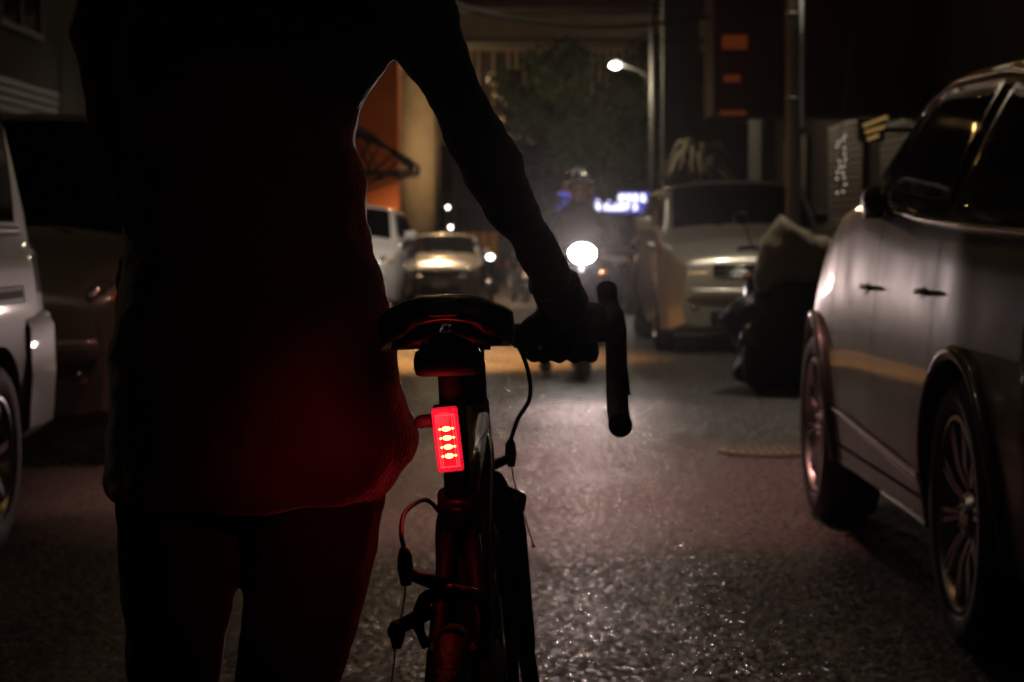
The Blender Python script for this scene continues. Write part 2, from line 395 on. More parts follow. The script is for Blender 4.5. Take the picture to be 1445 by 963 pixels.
class Body:
    """lofted car body; every table is [(y, value), ...] from rear (-) to front (+)"""
    def __init__(s, y0, y1, bot, belt, edge, top, wsill, wmid, wbelt, wroof, smooth=0.06):
        s.y0, s.y1 = y0, y1; s.T = dict(bot=bot, belt=belt, edge=edge, top=top, wsill=wsill, wmid=wmid, wbelt=wbelt, wroof=wroof); s.sm = smooth
    def g(s, k, y):
        t = s.T[k]; h = s.sm
        return (interp(t, y-h)+2*interp(t, y-h*0.5)+2*interp(t, y)+2*interp(t, y+h*0.5)+interp(t, y+h))/8
    def side(s, y, z):
        bt, be, ed = s.g('bot', y), s.g('belt', y), s.g('edge', y)
        ws, wm, wb, wr = s.g('wsill', y), s.g('wmid', y), s.g('wbelt', y), s.g('wroof', y)
        if z >= be:
            t = min(1, (z-be)/max(1e-4, ed-be)); return wb+(wr-wb)*t+0.02*math.sin(PI*t)*min(1, (ed-be)/0.3)
        t = (z-bt)/max(1e-4, be-bt); t = max(0, t)
        # quadratic through sill, mid, belt
        a = ws; b = wm; c = wb
        if t < 0.45: u = t/0.45; return a+(b-a)*math.sin(u*PI/2)
        u = (t-0.45)/0.55; return b+(c-b)*(1-math.cos(u*PI/2))
    def topz(s, y, x):
        ed, tp, wr = s.g('edge', y), s.g('top', y), s.g('wroof', y)
        u = min(1, abs(x)/max(1e-3, wr)); return ed+(tp-ed)*(1-u**2.6)
    def ring(s, y):
        bt, be, ed, wr = s.g('bot', y), s.g('belt', y), s.g('edge', y), s.g('wroof', y)
        h = []
        h.append((s.g('wsill', y)*0.9, bt))
        for t in (0.04, 0.12, 0.24, 0.36, 0.45, 0.6, 0.75, 0.88, 0.96, 1.0):
            z = bt+(be-bt)*t; h.append((s.side(y, z) - (0.012 if t == 1.0 else 0), z))
        for t in (0.12, 0.35, 0.6, 0.85, 1.0):
            z = be+(ed-be)*t; h.append((s.side(y, z) - 0.012, z))
        for u in (0.93, 0.8, 0.55, 0.28):
            h.append((wr*u, s.topz(y, wr*u)+0.0))
        r = [(x, z) for x, z in h] + [(0, s.topz(y, 0))] + [(-x, z) for x, z in reversed(h)]
        return [Vector((x, y, z)) for x, z in r]
    def mesh(s, arches=(), step=0.05, well=0.62):
        n = int((s.y1-s.y0)/step); bm = BM()
        loft(bm, [s.ring(s.y0+(s.y1-s.y0)*i/n) for i in range(n+1)])
        if not arches: return bm
        cut = BM()
        for (y, z, r) in arches:
            for sx in (-1, 1):
                prof = [Vector((well*sx, y+r*math.cos(a), z+r*math.sin(a))) for a in [2*PI*k/40 for k in range(40)]]
                prof2 = [Vector((1.4*sx, p.y, p.z)) for p in prof]
                loft(cut, [prof, prof2])
        bmesh.ops.recalc_face_normals(cut, faces=cut.faces)
        cme = bpy.data.meshes.new('c'); cut.to_mesh(cme); cut.free(); co = bpy.data.objects.new('c', cme); COL.objects.link(co)
        def f(o):
            m = o.modifiers.new('b', 'BOOLEAN'); m.operation = 'DIFFERENCE'; m.object = co; m.solver = 'EXACT'
        me = evaluated(bm, f)
        bpy.data.objects.remove(co); bpy.data.meshes.remove(cme)
        return me
    def side_patch(s, ya, yb, zlo, zhi, sx, off=0.006, ny=24, nz=8, thick=0.004):
        bm = BM(); V = []
        for i in range(ny+1):
            y = ya+(yb-ya)*i/ny; lo, hi = zlo(y), zhi(y)
            if hi-lo < 0.012: hi = lo+0.012
            V.append([bm.verts.new((sx*(s.side(y, lo+(hi-lo)*k/nz)+off), y, lo+(hi-lo)*k/nz)) for k in range(nz+1)])
        for i in range(ny):
            for k in range(nz): bm.faces.new((V[i][k], V[i+1][k], V[i+1][k+1], V[i][k+1]))
        bmesh.ops.solidify(bm, geom=bm.faces[:], thickness=thick)
        return bm
    def top_patch(s, ya, yb, frac=0.92, off=0.008, ny=14, nx=14, thick=0.004, wfun=None):
        bm = BM(); V = []
        for i in range(ny+1):
            y = ya+(yb-ya)*i/ny; w = s.g('wroof', y)*frac if wfun is None else wfun(y)
            row = []
            for k in range(nx+1):
                x = -w+2*w*k/nx; e = 0.01
                z = s.topz(y, x); dz = (s.topz(y+e, x)-s.topz(y-e, x))/(2*e)
                n = Vector((0, -dz, 1)).normalized()
                row.append(bm.verts.new(Vector((x, y, z))+n*off))
            V.append(row)
        for i in range(ny):
            for k in range(nx): bm.faces.new((V[i][k], V[i+1][k], V[i+1][k+1], V[i][k+1]))
        bmesh.ops.solidify(bm, geom=bm.faces[:], thickness=thick)
        return bm

def wheel(parent, x, y, r, sx, width=0.21, rimr=None, spokes=10, twin=False, mat='alloy', seg=40):
    """x = outer face of the tyre; sx = side it faces"""
    rimr = rimr or r*0.72
    root = bpy.data.objects.new('wheel', None); COL.objects.link(root); root.parent = parent; root.location = (x, y, r)
    def X(o): return sx*o
    w = width; s = 0.03
    bm = BM()
    lathe(bm, [(rimr, X(-0.012)), (rimr+0.012, X(0.0)), (r-0.035, X(0.004)), (r-0.012, X(-0.012)), (r, X(-0.04)), (r, X(-w+0.04)), (r-0.012, X(-w+0.012)), (rimr, X(-w))], seg)
    new('tyre', bm, M['tread'], root)
    bm = BM()
    lathe(bm, [(rimr, X(-0.006)), (rimr, X(-w+0.02)), (rimr-0.02, X(-w+0.02)), (rimr-0.02, X(-0.02)), (rimr-0.012, X(-0.004))], seg)
    def sp(a, wa, wb):
        c, q = math.cos(a), math.sin(a)
        d = Vector((0, c, q)); t = Vector((0, -q, c))
        rings = []
        for rr, ww, dep, oo in ((0.045, wa, 0.03, -0.05), (rimr*0.5, (wa+wb)/2, 0.024, -0.022), (rimr-0.008, wb, 0.018, -0.014)):
            p = d*rr
            rings.append([p+t*ww+Vector((X(oo), 0, 0)), p-t*ww+Vector((X(oo), 0, 0)), p-t*ww+Vector((X(oo-dep), 0, 0)), p+t*ww+Vector((X(oo-dep), 0, 0))])
        loft(bm, rings)
    for k in range(spokes):
        a = 2*PI*k/spokes+0.2
        if twin:
            sp(a-0.07, 0.007, 0.006); sp(a+0.07, 0.007, 0.006)
        else: sp(a, 0.016, 0.014)
    lathe(bm, [(0.001, X(-0.02)), (0.05, X(-0.024)), (0.062, X(-0.04)), (0.06, X(-0.09)), (0.001, X(-0.09))], 24)
    for k in range(5):
        a = 2*PI*k/5
        tube(bm, [(X(-0.05), 0.038*math.cos(a), 0.038*math.sin(a)), (X(-0.016), 0.038*math.cos(a), 0.038*math.sin(a))], 0.007, 8)
    o = new('rim', bm, M[mat], root); sharp(o, 30)
    bm = BM(); lathe(bm, [(0.001, X(-0.11)), (rimr*0.72, X(-0.11)), (rimr*0.72, X(-0.125)), (0.001, X(-0.125))], 28)
    new('brake_disc', bm, M['shutter'], root)
    return root

# ---- the large grey car on the right, facing away (front = +y)
suv = empty('parked_car', (2.09, 6.92, 0), 'large silver grey car with multi-spoke wheels parked close by on the right', 'car')
B = Body(-2.3, 2.28,
    bot=[(-2.3, 0.42), (-2.1, 0.24), (2.0, 0.22), (2.28, 0.36)],
    belt=[(-2.3, 1.0), (-2.1, 1.08), (-1.4, 1.10), (-0.6, 1.13), (-0.2, 1.16), (0.3, 1.22), (0.6, 1.20), (1.0, 1.15), (1.5, 1.08), (2.0, 0.94), (2.28, 0.76)],
    edge=[(-2.3, 1.02), (-2.15, 1.14), (-1.75, 1.50), (-0.9, 1.585), (-0.25, 1.60), (0.05, 1.56), (0.22, 1.44), (0.42, 1.23), (1.0, 1.18), (1.5, 1.11), (2.0, 0.97), (2.28, 0.79)],
    top=[(-2.3, 1.04), (-2.15, 1.22), (-1.85, 1.58), (-0.9, 1.66), (-0.25, 1.67), (0.05, 1.61), (0.25, 1.50), (0.5, 1.25), (1.0, 1.20), (1.5, 1.13), (2.0, 1.0), (2.28, 0.81)],
    wsill=[(-2.3, 0.72), (-2.0, 0.86), (-1.0, 0.89), (1.0, 0.89), (1.9, 0.86), (2.28, 0.60)],
    wmid=[(-2.3, 0.74), (-2.0, 0.90), (-1.3, 0.93), (0.9, 0.93), (1.3, 0.93), (1.8, 0.88), (2.1, 0.74), (2.28, 0.58)],
    wbelt=[(-2.3, 0.70), (-2.0, 0.84), (-1.2, 0.885), (0.9, 0.88), (1.5, 0.83), (2.0, 0.70), (2.28, 0.54)],
    wroof=[(-2.3, 0.66), (-1.9, 0.66), (-0.9, 0.67), (0.0, 0.68), (0.3, 0.76), (0.5, 0.80), (1.5, 0.74), (2.0, 0.64), (2.28, 0.50)])
ARCH = [(-1.32, 0.36, 0.42), (1.32, 0.36, 0.42)]
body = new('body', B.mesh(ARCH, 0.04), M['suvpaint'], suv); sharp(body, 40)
for y in (-1.32, 1.32):
    for sx in (-1, 1):
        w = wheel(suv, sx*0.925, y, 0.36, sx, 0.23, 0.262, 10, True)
        if sx == -1: w.rotation_euler.x = 0.3 if y < 0 else 0.9
for sx in (-1, 1):
    # lips round the wheel openings
    for yc in (-1.32, 1.32):
        bm = BM(); pts = []
        for k in range(37):
            a = R(-12)+R(204)*k/36; y, z = yc+0.425*math.cos(a), 0.36+0.425*math.sin(a)
            pts.append((sx*(B.side(y, max(z, 0.28))+0.003), y, z))
        tube(bm, pts, 0.021, 8, flat=(1, 1)); new('arch_lip', bm, M['suvpaint'], suv)
    bm = B.side_patch(-0.95, -0.28+0.2, lambda y: B.g('belt', y)+0.035, lambda y: B.g('edge', y)-0.045, sx); new('rear_side_window', bm, M['glass'], suv)
    bm = B.side_patch(-0.02, 0.26, lambda y: B.g('belt', y)+0.035, lambda y: B.g('edge', y)-0.045, sx); new('front_side_window', bm, M['glass'], suv)
    bm = B.side_patch(-1.85, -1.08, lambda y: B.g('belt', y)+0.04, lambda y: B.g('edge', y)-0.05, sx); new('quarter_window', bm, M['glass'], suv)
    # chrome line under the windows, black trim round them
    bm = BM(); tube(bm, [(sx*(B.side(y, B.g('belt', y)+0.012)+0.004), y, B.g('belt', y)+0.015) for y in [-1.9+2.2*k/50 for k in range(51)]], 0.009, 8)
    new('chrome_waist_trim', bm, M['chrome'], suv)
    bm = BM(); tube(bm, [(sx*(B.side(y, B.g('edge', y)-0.02)+0.004), y, B.g('edge', y)-0.02) for y in [-1.8+2.1*k/50 for k in range(51)]], 0.007, 8)
    new('window_top_trim', bm, M['chrome'], suv)
    # doors: seams as shallow dark strips that follow the side
    for y in (-0.98, -0.05, 0.82):
        bm = B.side_patch(y-0.003, y+0.003, lambda yy: 0.32, lambda yy: B.g('belt', yy)-0.01, sx, off=0.0015, ny=1, nz=24, thick=0.002); new('door_seam', bm, M['blackplastic'], suv)
    bm = B.side_patch(-0.95, 0.85, lambda yy: 0.33, lambda yy: 0.34, sx, off=0.0015, ny=30, nz=1, thick=0.002); new('door_seam', bm, M['blackplastic'], suv)
    # sill mouldings
    for z0, z1, ya, yb, r in ((0.40, 0.47, -0.88, 0.86, 0.012), (0.375, 0.445, -0.85, 0.60, 0.006), (0.27, 0.27, -0.86, -0.1, 0.008)):
        bm = BM(); tube(bm, [(sx*(B.side(y, z0)+0.006), y, z0+(z1-z0)*(y-ya)/(yb-ya)) for y in [ya+(yb-ya)*k/20 for k in range(21)]], r, 8); new('sill_moulding', bm, M['chrome'], suv)
    for y in (-0.80, 0.12):
        bm = BM(); zc = 0.93 - (0 if y < 0 else 0.01); xs = B.side(y, zc)
        tube(bm, curve([(sx*(xs-0.005), y-0.09, zc), (sx*(xs+0.009), y-0.06, zc+0.004), (sx*(xs+0.009), y+0.05, zc+0.004), (sx*(xs-0.005), y+0.09, zc)], 5), 0.008, 10)
        h = new('door_handle', bm, M['suvpaint'], suv)
        bm = BM(); ball(bm, (sx*(xs+0.0), y-0.01, zc-0.004), (0.002, 0.045, 0.022)); new('handle_cup', bm, M['suvpaint'], h)
    # wing mirror, folded in against the door
    bm = BM(); my, mz = 0.02, 1.20; xs = B.side(my, mz)
    ring = []
    for tt, q in ((0.0, 0.5), (0.12, 0.85), (0.5, 1.0), (0.85, 0.85), (1.0, 0.45)):
        ring.append([Vector((sx*(xs+0.055+0.030*q*math.cos(a)), my-0.02-0.17*tt, mz+0.005+0.050*q*math.sin(a))) for a in [2*PI*k/18 for k in range(18)]])
    loft(bm, ring); box(bm, (sx*(xs+0.03), my, mz-0.03), (0.07, 0.06, 0.04), bev=0.01)
    mi = new('wing_mirror', bm, M['blackplastic'], suv)
    bm = BM(); ball(bm, (sx*(xs+0.018), my-0.11, mz+0.005), (0.006, 0.075, 0.048)); new('mirror_glass', bm, M['glass'], mi)
    # roof rail
    bm = B.side_patch(-2.22, -1.95, lambda y: 0.88, lambda y: 1.02, sx, off=0.008); new('tail_lamp', bm, M['redlens'], suv)
    bm = BM(); ball(bm, (sx*0.62, 2.1, 0.74), (0.16, 0.16, 0.07)); new('headlight', bm, M['lampglass'], suv)
# small metallic drops added to catch glints on the paint and the glass
bm = BM(); rnd = random.Random(11)
for (cx, cy, sx_, sy_, n) in ((1285, 205, 28, 30, 10), (1230, 250, 10, 30, 8), (1300, 130, 30, 20, 7), (1420, 120, 20, 60, 4)):
    for k in range(n):
        px, py = rnd.gauss(cx, sx_*.6), rnd.gauss(cy, sy_*.6); s_ = 1.16
        for it in range(12):
            d = s_*F/(px-CX); z = H0-(py-YH)*d/F; yl = min(2.0, max(-2.2, d-6.92)); s_ = 2.09-B.side(yl, z)
        if z > B.g('edge', yl)-.02: continue
        ball(bm, (-(2.09-s_)-.002, d-6.92, z), rnd.uniform(.0025, .004), seg=8)
o = new('glint_drops', bm, M['drop'], suv); o['kind'] = 'stuff'
bm = B.top_patch(0.02, 0.46, 0.9); new('windscreen', bm, M['glass'], suv)
bm = B.top_patch(-2.12, -1.82, 0.9); new('rear_window', bm, M['glass'], suv)
bm = BM(); box(bm, (0, -2.30, 0.42), (1.4, 0.12, 0.2), bev=0.03); new('rear_bumper', bm, M['blackplastic'], suv)
bm = BM(); box(bm, (0, -2.315, 0.80), (0.34, 0.02, 0.16), bev=0.003); new('licence_plate', bm, M['plate'], suv)

# ---- cars that face the camera (front local = +y, turned round)
def facing_car(loc, label, L, W, Ht, paint, hood_z=1.0, hood_len=0.9, van=False, lampmat='darklamp', lamp=(0.16, 0.11, 0.09), rot=PI, cat='car', r=0.31, rim_sp=7, name='parked_car', amber=False, lampz=0.0, plate=True, chrome=True, rake=0.75):
    t = empty(name, loc, label, cat, rz=rot)
    h = L/2; cowl = h-hood_len; rf = cowl-rake
    w = W/2
    rearz = Ht if van else Ht*0.93
    b = Body(-h, h,
        bot=[(-h, 0.35), (-h+0.15, 0.2), (h-0.15, 0.18), (h, 0.26)],
        belt=[(-h, hood_z-0.1), (-h+0.2, hood_z), (cowl, hood_z-0.02), (h-0.25, hood_z-0.16), (h-0.06, hood_z-0.26), (h, hood_z-0.34)],
        edge=[(-h, hood_z-0.08), (-h+0.1, hood_z+0.1), (-h+0.3, rearz-0.1), (-h+0.8, Ht-0.09), (rf, Ht-0.09), (cowl+0.02, hood_z+0.02), (h-0.25, hood_z-0.13), (h-0.06, hood_z-0.24), (h, hood_z-0.33)],
        top=[(-h, hood_z-0.06), (-h+0.1, hood_z+0.2), (-h+0.3, rearz-0.04), (-h+0.8, Ht), (rf-0.1, Ht), (rf+0.05, Ht-0.05), (cowl+0.1, hood_z+0.05), (h-0.25, hood_z-0.07), (h-0.06, hood_z-0.2), (h, hood_z-0.31)],
        wsill=[(-h, w-0.14), (-h+0.25, w-0.05), (h-0.35, w-0.05), (h-0.1, w-0.14), (h, w-0.26)],
        wmid=[(-h, w-0.12), (-h+0.25, w), (h-0.45, w), (h-0.12, w-0.10), (h, w-0.24)],
        wbelt=[(-h, w-0.16), (-h+0.25, w-0.04), (h-0.5, w-0.06), (h-0.12, w-0.16), (h, w-0.28)],
        wroof=[(-h, w-0.2), (-h+0.3, w-0.18), (rf, w-0.19), (cowl, w-0.13), (h-0.3, w-0.18), (h, w-0.3)], smooth=0.05)
    ya = h-0.72
    bo = new('body', b.mesh([(ya, r, r+0.05), (-h+0.75, r, r+0.05)], 0.06, well=w-0.3), M[paint], t); sharp(bo, 45)
    for sx in (-1, 1):
        for y in (ya, -h+0.75): wheel(t, sx*(w-0.01), y, r, sx, 0.19, r*0.66, rim_sp, seg=28)
        new('front_side_window', b.side_patch((rf+cowl)/2-0.55, cowl-0.15, lambda y: b.g('belt', y)+0.03, lambda y: b.g('edge', y)-0.04, sx), M['glass'], t)
        new('rear_side_window', b.side_patch(-h+0.6, (rf+cowl)/2-0.65, lambda y: b.g('belt', y)+0.03, lambda y: b.g('edge', y)-0.04, sx), M['glass'], t)
        lz = hood_z-0.29+lampz; ly = h-0.17
        bm = BM(); ball(bm, (sx*(w-0.30), ly, lz), (lamp[0], 0.14, lamp[2]), seg=20)
        for v in bm.verts:
            v.co.z += (abs(v.co.x)-(w-0.30))*0.45; v.co.y -= max(0, abs(v.co.x)-(w-0.30))*0.8
        hl = new('headlight', bm, M[lampmat], t)
        bm = BM(); ball(bm, (sx*(w-0.36), ly+0.10, lz-0.02), (0.045, 0.035, 0.045), seg=14); new('lamp_reflector', bm, M['chrome'], hl)
        if amber:
            bm = BM(); ball(bm, (sx*(w-0.20), ly+0.045, lz+0.01), (0.05, 0.05, 0.05), seg=12); new('turn_signal', bm, M['orangelens'], hl)
        bm = BM(); ball(bm, (sx*(w-0.34), h-0.04, 0.42), (0.11, 0.04, 0.05), seg=16); fl = new('fog_lamp_recess', bm, M['blackplastic'], t)
        bm = BM(); ball(bm, (sx*(w-0.34), h-0.005, 0.42), (0.045, 0.02, 0.035), seg=14); new('fog_lamp', bm, M['lampglass'], fl)
        bm = BM(); xs = b.side(cowl-0.1, hood_z)
        box(bm, (sx*(xs+0.13), cowl-0.12, hood_z+0.08), (0.17, 0.09, 0.13), bev=0.03); box(bm, (sx*(xs+0.03), cowl-0.12, hood_z+0.03), (0.1, 0.05, 0.03), bev=0.01)
        new('wing_mirror', bm, M[paint], t)
    new('windscreen', b.top_patch(rf+0.04, cowl+0.06, 0.9), M['glass'], t)
    new('rear_window', b.top_patch(-h+0.12, -h+0.34, 0.85), M['glass'], t)
    # grille, lower intake, plate
    gz_ = hood_z-0.36
    bm = BM(); box(bm, (0, h-0.015, gz_), (2*w-1.0, 0.05, 0.12), bev=0.02); g = new('grille', bm, M['blackplastic'], t)
    if chrome:
        bm = BM()
        for dz in (-0.05, 0.0, 0.055): box(bm, (0, h+0.012, gz_+dz), (2*w-1.04, 0.012, 0.012), bev=0.003)
        new('grille_bars', bm, M['chrome'], g)
    bm = BM(); box(bm, (0, h-0.01, 0.33), (2*w-0.95, 0.06, 0.13), bev=0.03); new('lower_intake', bm, M['blackplastic'], t)
    bm = BM()
    prof = [(-w+0.2, 0.52), (-w+0.34, 0.56), (w-0.34, 0.56), (w-0.2, 0.52), (w-0.3, 0.47), (-w+0.3, 0.47)]
    pts = curve([(-w+0.08, h-0.30, 0.54), (-w+0.25, h-0.03, 0.55), (-0.4, h+0.025, 0.55), (0.4, h+0.025, 0.55), (w-0.25, h-0.03, 0.55), (w-0.08, h-0.30, 0.54)], 6)
    tube(bm, pts, 0.045, 10, flat=(0.6, 1.2)); new('front_bumper', bm, M[paint], t)
    if plate:
        bm = BM(); box(bm, (0, h+0.055, 0.44), (0.32, 0.012, 0.15), bev=0.002); new('licence_plate', bm, M['plate'], t)
    for sx in (-0.35, 0.2):
        bm = BM(); tube(bm, [(sx, cowl+0.1, hood_z+0.055), (sx+0.42, cowl-0.06, hood_z+0.13)], 0.008, 6)
        new('wiper', bm, M['blackplastic'], t)
    return t, b

# silver people carrier on the right (front ~19.4 m away)
mpv, mb = facing_car((2.22, 19.5+2.3, 0), 'champagne silver people carrier facing the camera behind the draped scooter', 4.6, 1.76, 1.64, 'silverpaint', hood_z=1.12, hood_len=0.95, lamp=(0.21, 0.12, 0.115), lampz=-0.03, rake=0.8)
bm = BM()
for dx, dz in ((0, 0), (0.045, -0.05), (0.02, 0.05)): ball(bm, (0.90+dx, 1.6, 1.62+dz), 0.014, seg=8)
# pale van far left, partly behind the rider
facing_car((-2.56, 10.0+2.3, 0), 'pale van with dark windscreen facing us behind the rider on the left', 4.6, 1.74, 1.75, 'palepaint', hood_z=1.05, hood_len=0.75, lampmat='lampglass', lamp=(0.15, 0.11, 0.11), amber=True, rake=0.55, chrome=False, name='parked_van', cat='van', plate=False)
# white small van beyond
facing_car((-2.34, 29+2.4, -0.03), 'white van with amber turn signals parked beside the silver saloon', 4.8, 1.70, 1.55, 'whitepaint', hood_z=1.02, hood_len=0.75, lampmat='darklamp', amber=True, rake=0.5, name='parked_van', cat='van')
# silver saloon
facing_car((-1.42, 42+2.2, -0.33), 'silver saloon facing the camera down the street behind the saddle', 4.4, 1.76, 1.44, 'farsilver', hood_z=0.98, hood_len=1.1, rake=0.7)

# ---- white van at the left edge: its far corner and wheel are in view
van = empty('parked_van', (-2.60, 5.75, 0), 'white van at the left edge with its wheel in view', 'van', rz=0)
V2 = Body(-2.4, 2.42,
    bot=[(-2.4, 0.36), (2.2, 0.34), (2.42, 0.40)],
    belt=[(-2.4, 1.05), (2.42, 1.05)],
    edge=[(-2.4, 1.5), (-2.2, 1.85), (1.5, 1.90), (1.95, 1.78), (2.25, 1.35), (2.42, 1.07)],
    top=[(-2.4, 1.6), (-2.2, 1.95), (1.4, 2.0), (1.95, 1.85), (2.3, 1.4), (2.42, 1.10)],
    wsill=[(-2.4, 0.80), (2.1, 0.80), (2.42, 0.72)],
    wmid=[(-2.4, 0.85), (2.1, 0.86), (2.42, 0.80)],
    wbelt=[(-2.4, 0.82), (2.1, 0.82), (2.42, 0.76)],
    wroof=[(-2.4, 0.70), (1.9, 0.70), (2.42, 0.70)])
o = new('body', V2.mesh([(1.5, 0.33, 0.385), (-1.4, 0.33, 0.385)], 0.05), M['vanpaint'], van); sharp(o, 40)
for sx in (-1, 1):
    for y in (1.5, -1.4): wheel(van, sx*0.855, y, 0.33, sx, 0.2, 0.215, 6)
    new('front_side_window', V2.side_patch(0.9, 1.86, lambda y: 1.14, lambda y: V2.g('edge', y)-0.09, sx), M['glass'], van)
    new('rear_side_window', V2.side_patch(-2.0, 0.75, lambda y: 1.14, lambda y: V2.g('edge', y)-0.10, sx), M['glass'], van)
    bm = BM(); tube(bm, [(sx*(V2.side(y, 1.11)+0.004), y, 1.11) for y in [0.85+1.05*k/20 for k in range(21)]], 0.016, 8); new('window_sill_trim', bm, M['polewhite'], van)
    # bumper wraps round the corner
    bm = BM(); rings = []
    for x, y, hh in ((0.865, 1.90, 0.50), (0.870, 2.10, 0.50), (0.862, 2.30, 0.49), (0.72, 2.43, 0.48), (0.3, 2.46, 0.47), (0, 2.465, 0.47)):
        rings.append([Vector((sx*(x-0.05), y-0.03, 0.36)), Vector((sx*x, y, 0.40)), Vector((sx*(x+0.010), y+0.006, 0.58)), Vector((sx*(x+0.004), y, 0.76)), Vector((sx*(x-0.02), y-0.02, 0.81)), Vector((sx*(x-0.05), y-0.04, 0.81))])
    loft(bm, rings); o = new('bumper', bm, M['vanpaint'], van); sharp(o, 30)
    bm = V2.side_patch(1.30, 1.86, lambda y: 0.855, lambda y: 0.915, sx, off=0.010); h = new('door_handle', bm, M['polewhite'], van)
    bm = V2.side_patch(1.45, 1.82, lambda y: 0.872, lambda y: 0.900, sx, off=0.016); new('handle_slot', bm, M['blackplastic'], h)
    bm = V2.side_patch(0.82, 0.826, lambda y: 0.40, lambda y: 1.80, sx, off=0.002, ny=1, nz=24, thick=0.002); new('door_seam', bm, M['blackplastic'], van)
    bm = V2.side_patch(2.16, 2.34, lambda y: 0.88, lambda y: 1.02, sx, off=0.008); new('corner_lamp', bm, M['lampglass'], van)
new('windscreen', V2.top_patch(1.93, 2.36, 0.9), M['glass'], van)

# ------------------------------------------------------------------ scooters
def scooter(loc, rz, label, paint='darkpaint', lit=False, group=None, lamp_mat=None):
    t = empty('scooter', loc, label, 'scooter', group, rz=rz)
    # local: front = +y
    for y, nm in ((0.62, 'wheel'), (-0.62, 'wheel')):
        w = bpy.data.objects.new(nm, None); COL.objects.link(w); w.parent = t; w.location = (0, y, 0.235)
        bm = BM(); lathe(bm, [(0.15, -0.045), (0.21, -0.055), (0.235, -0.02), (0.235, 0.02), (0.21, 0.055), (0.15, 0.045)], 28); new('tyre', bm, M['tread'], w)
        bm = BM(); lathe(bm, [(0.15, -0.03), (0.15, 0.03), (0.135, 0.03), (0.135, -0.03)], 28)
        for k in range(5):
            a = 2*PI*k/5; tube(bm, [(0, 0, 0), (0, 0.142*math.cos(a), 0.142*math.sin(a))], 0.018, 8)
        new('rim', bm, M['shutter'], w)
    bm = BM()
    rings = []
    for y, z0, z1, w in ((-0.85, 0.62, 0.74, 0.06), (-0.7, 0.45, 0.76, 0.13), (-0.4, 0.32, 0.76, 0.17), (-0.1, 0.26, 0.70, 0.17), (0.02, 0.22, 0.36, 0.17), (0.3, 0.22, 0.34, 0.18), (0.38, 0.24, 0.5, 0.18)):
        c, hz = (z0+z1)/2, (z1-z0)/2
        rings.append([Vector((w*math.copysign(abs(math.cos(a))**0.6, math.cos(a)), y, c+hz*math.copysign(abs(math.sin(a))**0.6, math.sin(a)))) for a in [2*PI*k/20 for k in range(20)]])
    loft(bm, rings); new('body', bm, M[paint], t)
    bm = BM(); rings = []
    for z, y, w, d in ((0.25, 0.40, 0.17, 0.03), (0.5, 0.43, 0.22, 0.05), (0.75, 0.42, 0.20, 0.06), (0.92, 0.36, 0.10, 0.06), (1.0, 0.33, 0.07, 0.05)):
        rings.append(ell((0, y, z), w, d, 20))
    loft(bm, rings); new('leg_shield', bm, M[paint], t)
    bm = BM(); rings = []
    for y, z, w in ((-0.8, 0.80, 0.10), (-0.5, 0.81, 0.15), (-0.15, 0.77, 0.13), (0.0, 0.75, 0.07)): rings.append([Vector((w*math.cos(a), y, z+0.05*math.sin(a))) for a in [2*PI*k/16 for k in range(16)]])
    loft(bm, rings); new('seat', bm, M['leather'], t)
    bm = BM(); tube(bm, curve([(-0.34, 0.20, 0.99), (-0.2, 0.27, 1.0), (0, 0.33, 0.98), (0.2, 0.27, 1.0), (0.34, 0.20, 0.99)], 5), 0.016, 8)
    ball(bm, (0, 0.35, 0.97), (0.12, 0.10, 0.085)); new('handlebar', bm, M['blackplastic'], t)
    bm = BM(); tube(bm, [(0, 0.36, 0.9), (0, 0.62, 0.235)], 0.03, 10); rings = []
    new('fork', bm, M['blackmetal'], t)
    bm = BM(); prof = []
    for k in range(15):
        a = R(20)+R(140)*k/14; prof.append([Vector((x, 0.62+(0.26+q)*math.cos(a), 0.235+(0.26+q)*math.sin(a))) for x, q in ((-0.07, 0), (-0.05, 0.03), (0.05, 0.03), (0.07, 0), (0.05, 0.02), (-0.05, 0.02))])
    loft(bm, prof); new('mudguard', bm, M[paint], t)
    bm = BM(); ball(bm, (0, 0.435, 0.95), (0.10, 0.045, 0.075) if lit else (0.075, 0.035, 0.055)); new('headlight', bm, lamp_mat or (M['headglow'] if lit else M['lampglass']), t)
    for sx in (-1, 1):
        bm = BM(); tube(bm, [(sx*0.2, 0.27, 1.0), (sx*0.28, 0.24, 1.18)], 0.006, 6); ball(bm, (sx*0.30, 0.24, 1.21), (0.06, 0.018, 0.045)); new('mirror', bm, M['blackplastic'], t)
        bm = BM(); ball(bm, (sx*0.16, 0.46, 0.80), (0.035, 0.03, 0.025)); new('turn_signal', bm, M['orangelens'], t)
    bm = BM(); box(bm, (0, -0.9, 0.55), (0.2, 0.01, 0.12)); new('licence_plate', bm, M['plate'], t)
    bm = BM(); ball(bm, (0, -0.84, 0.70), (0.07, 0.03, 0.035)); new('tail_lamp', bm, M['redlens'], t)
    return t

SX, SY = 0.535, 16.1
sco = scooter((SX, SY+0.5, 0), PI, 'scooter with its bright headlight on, ridden towards the camera', lit=True)

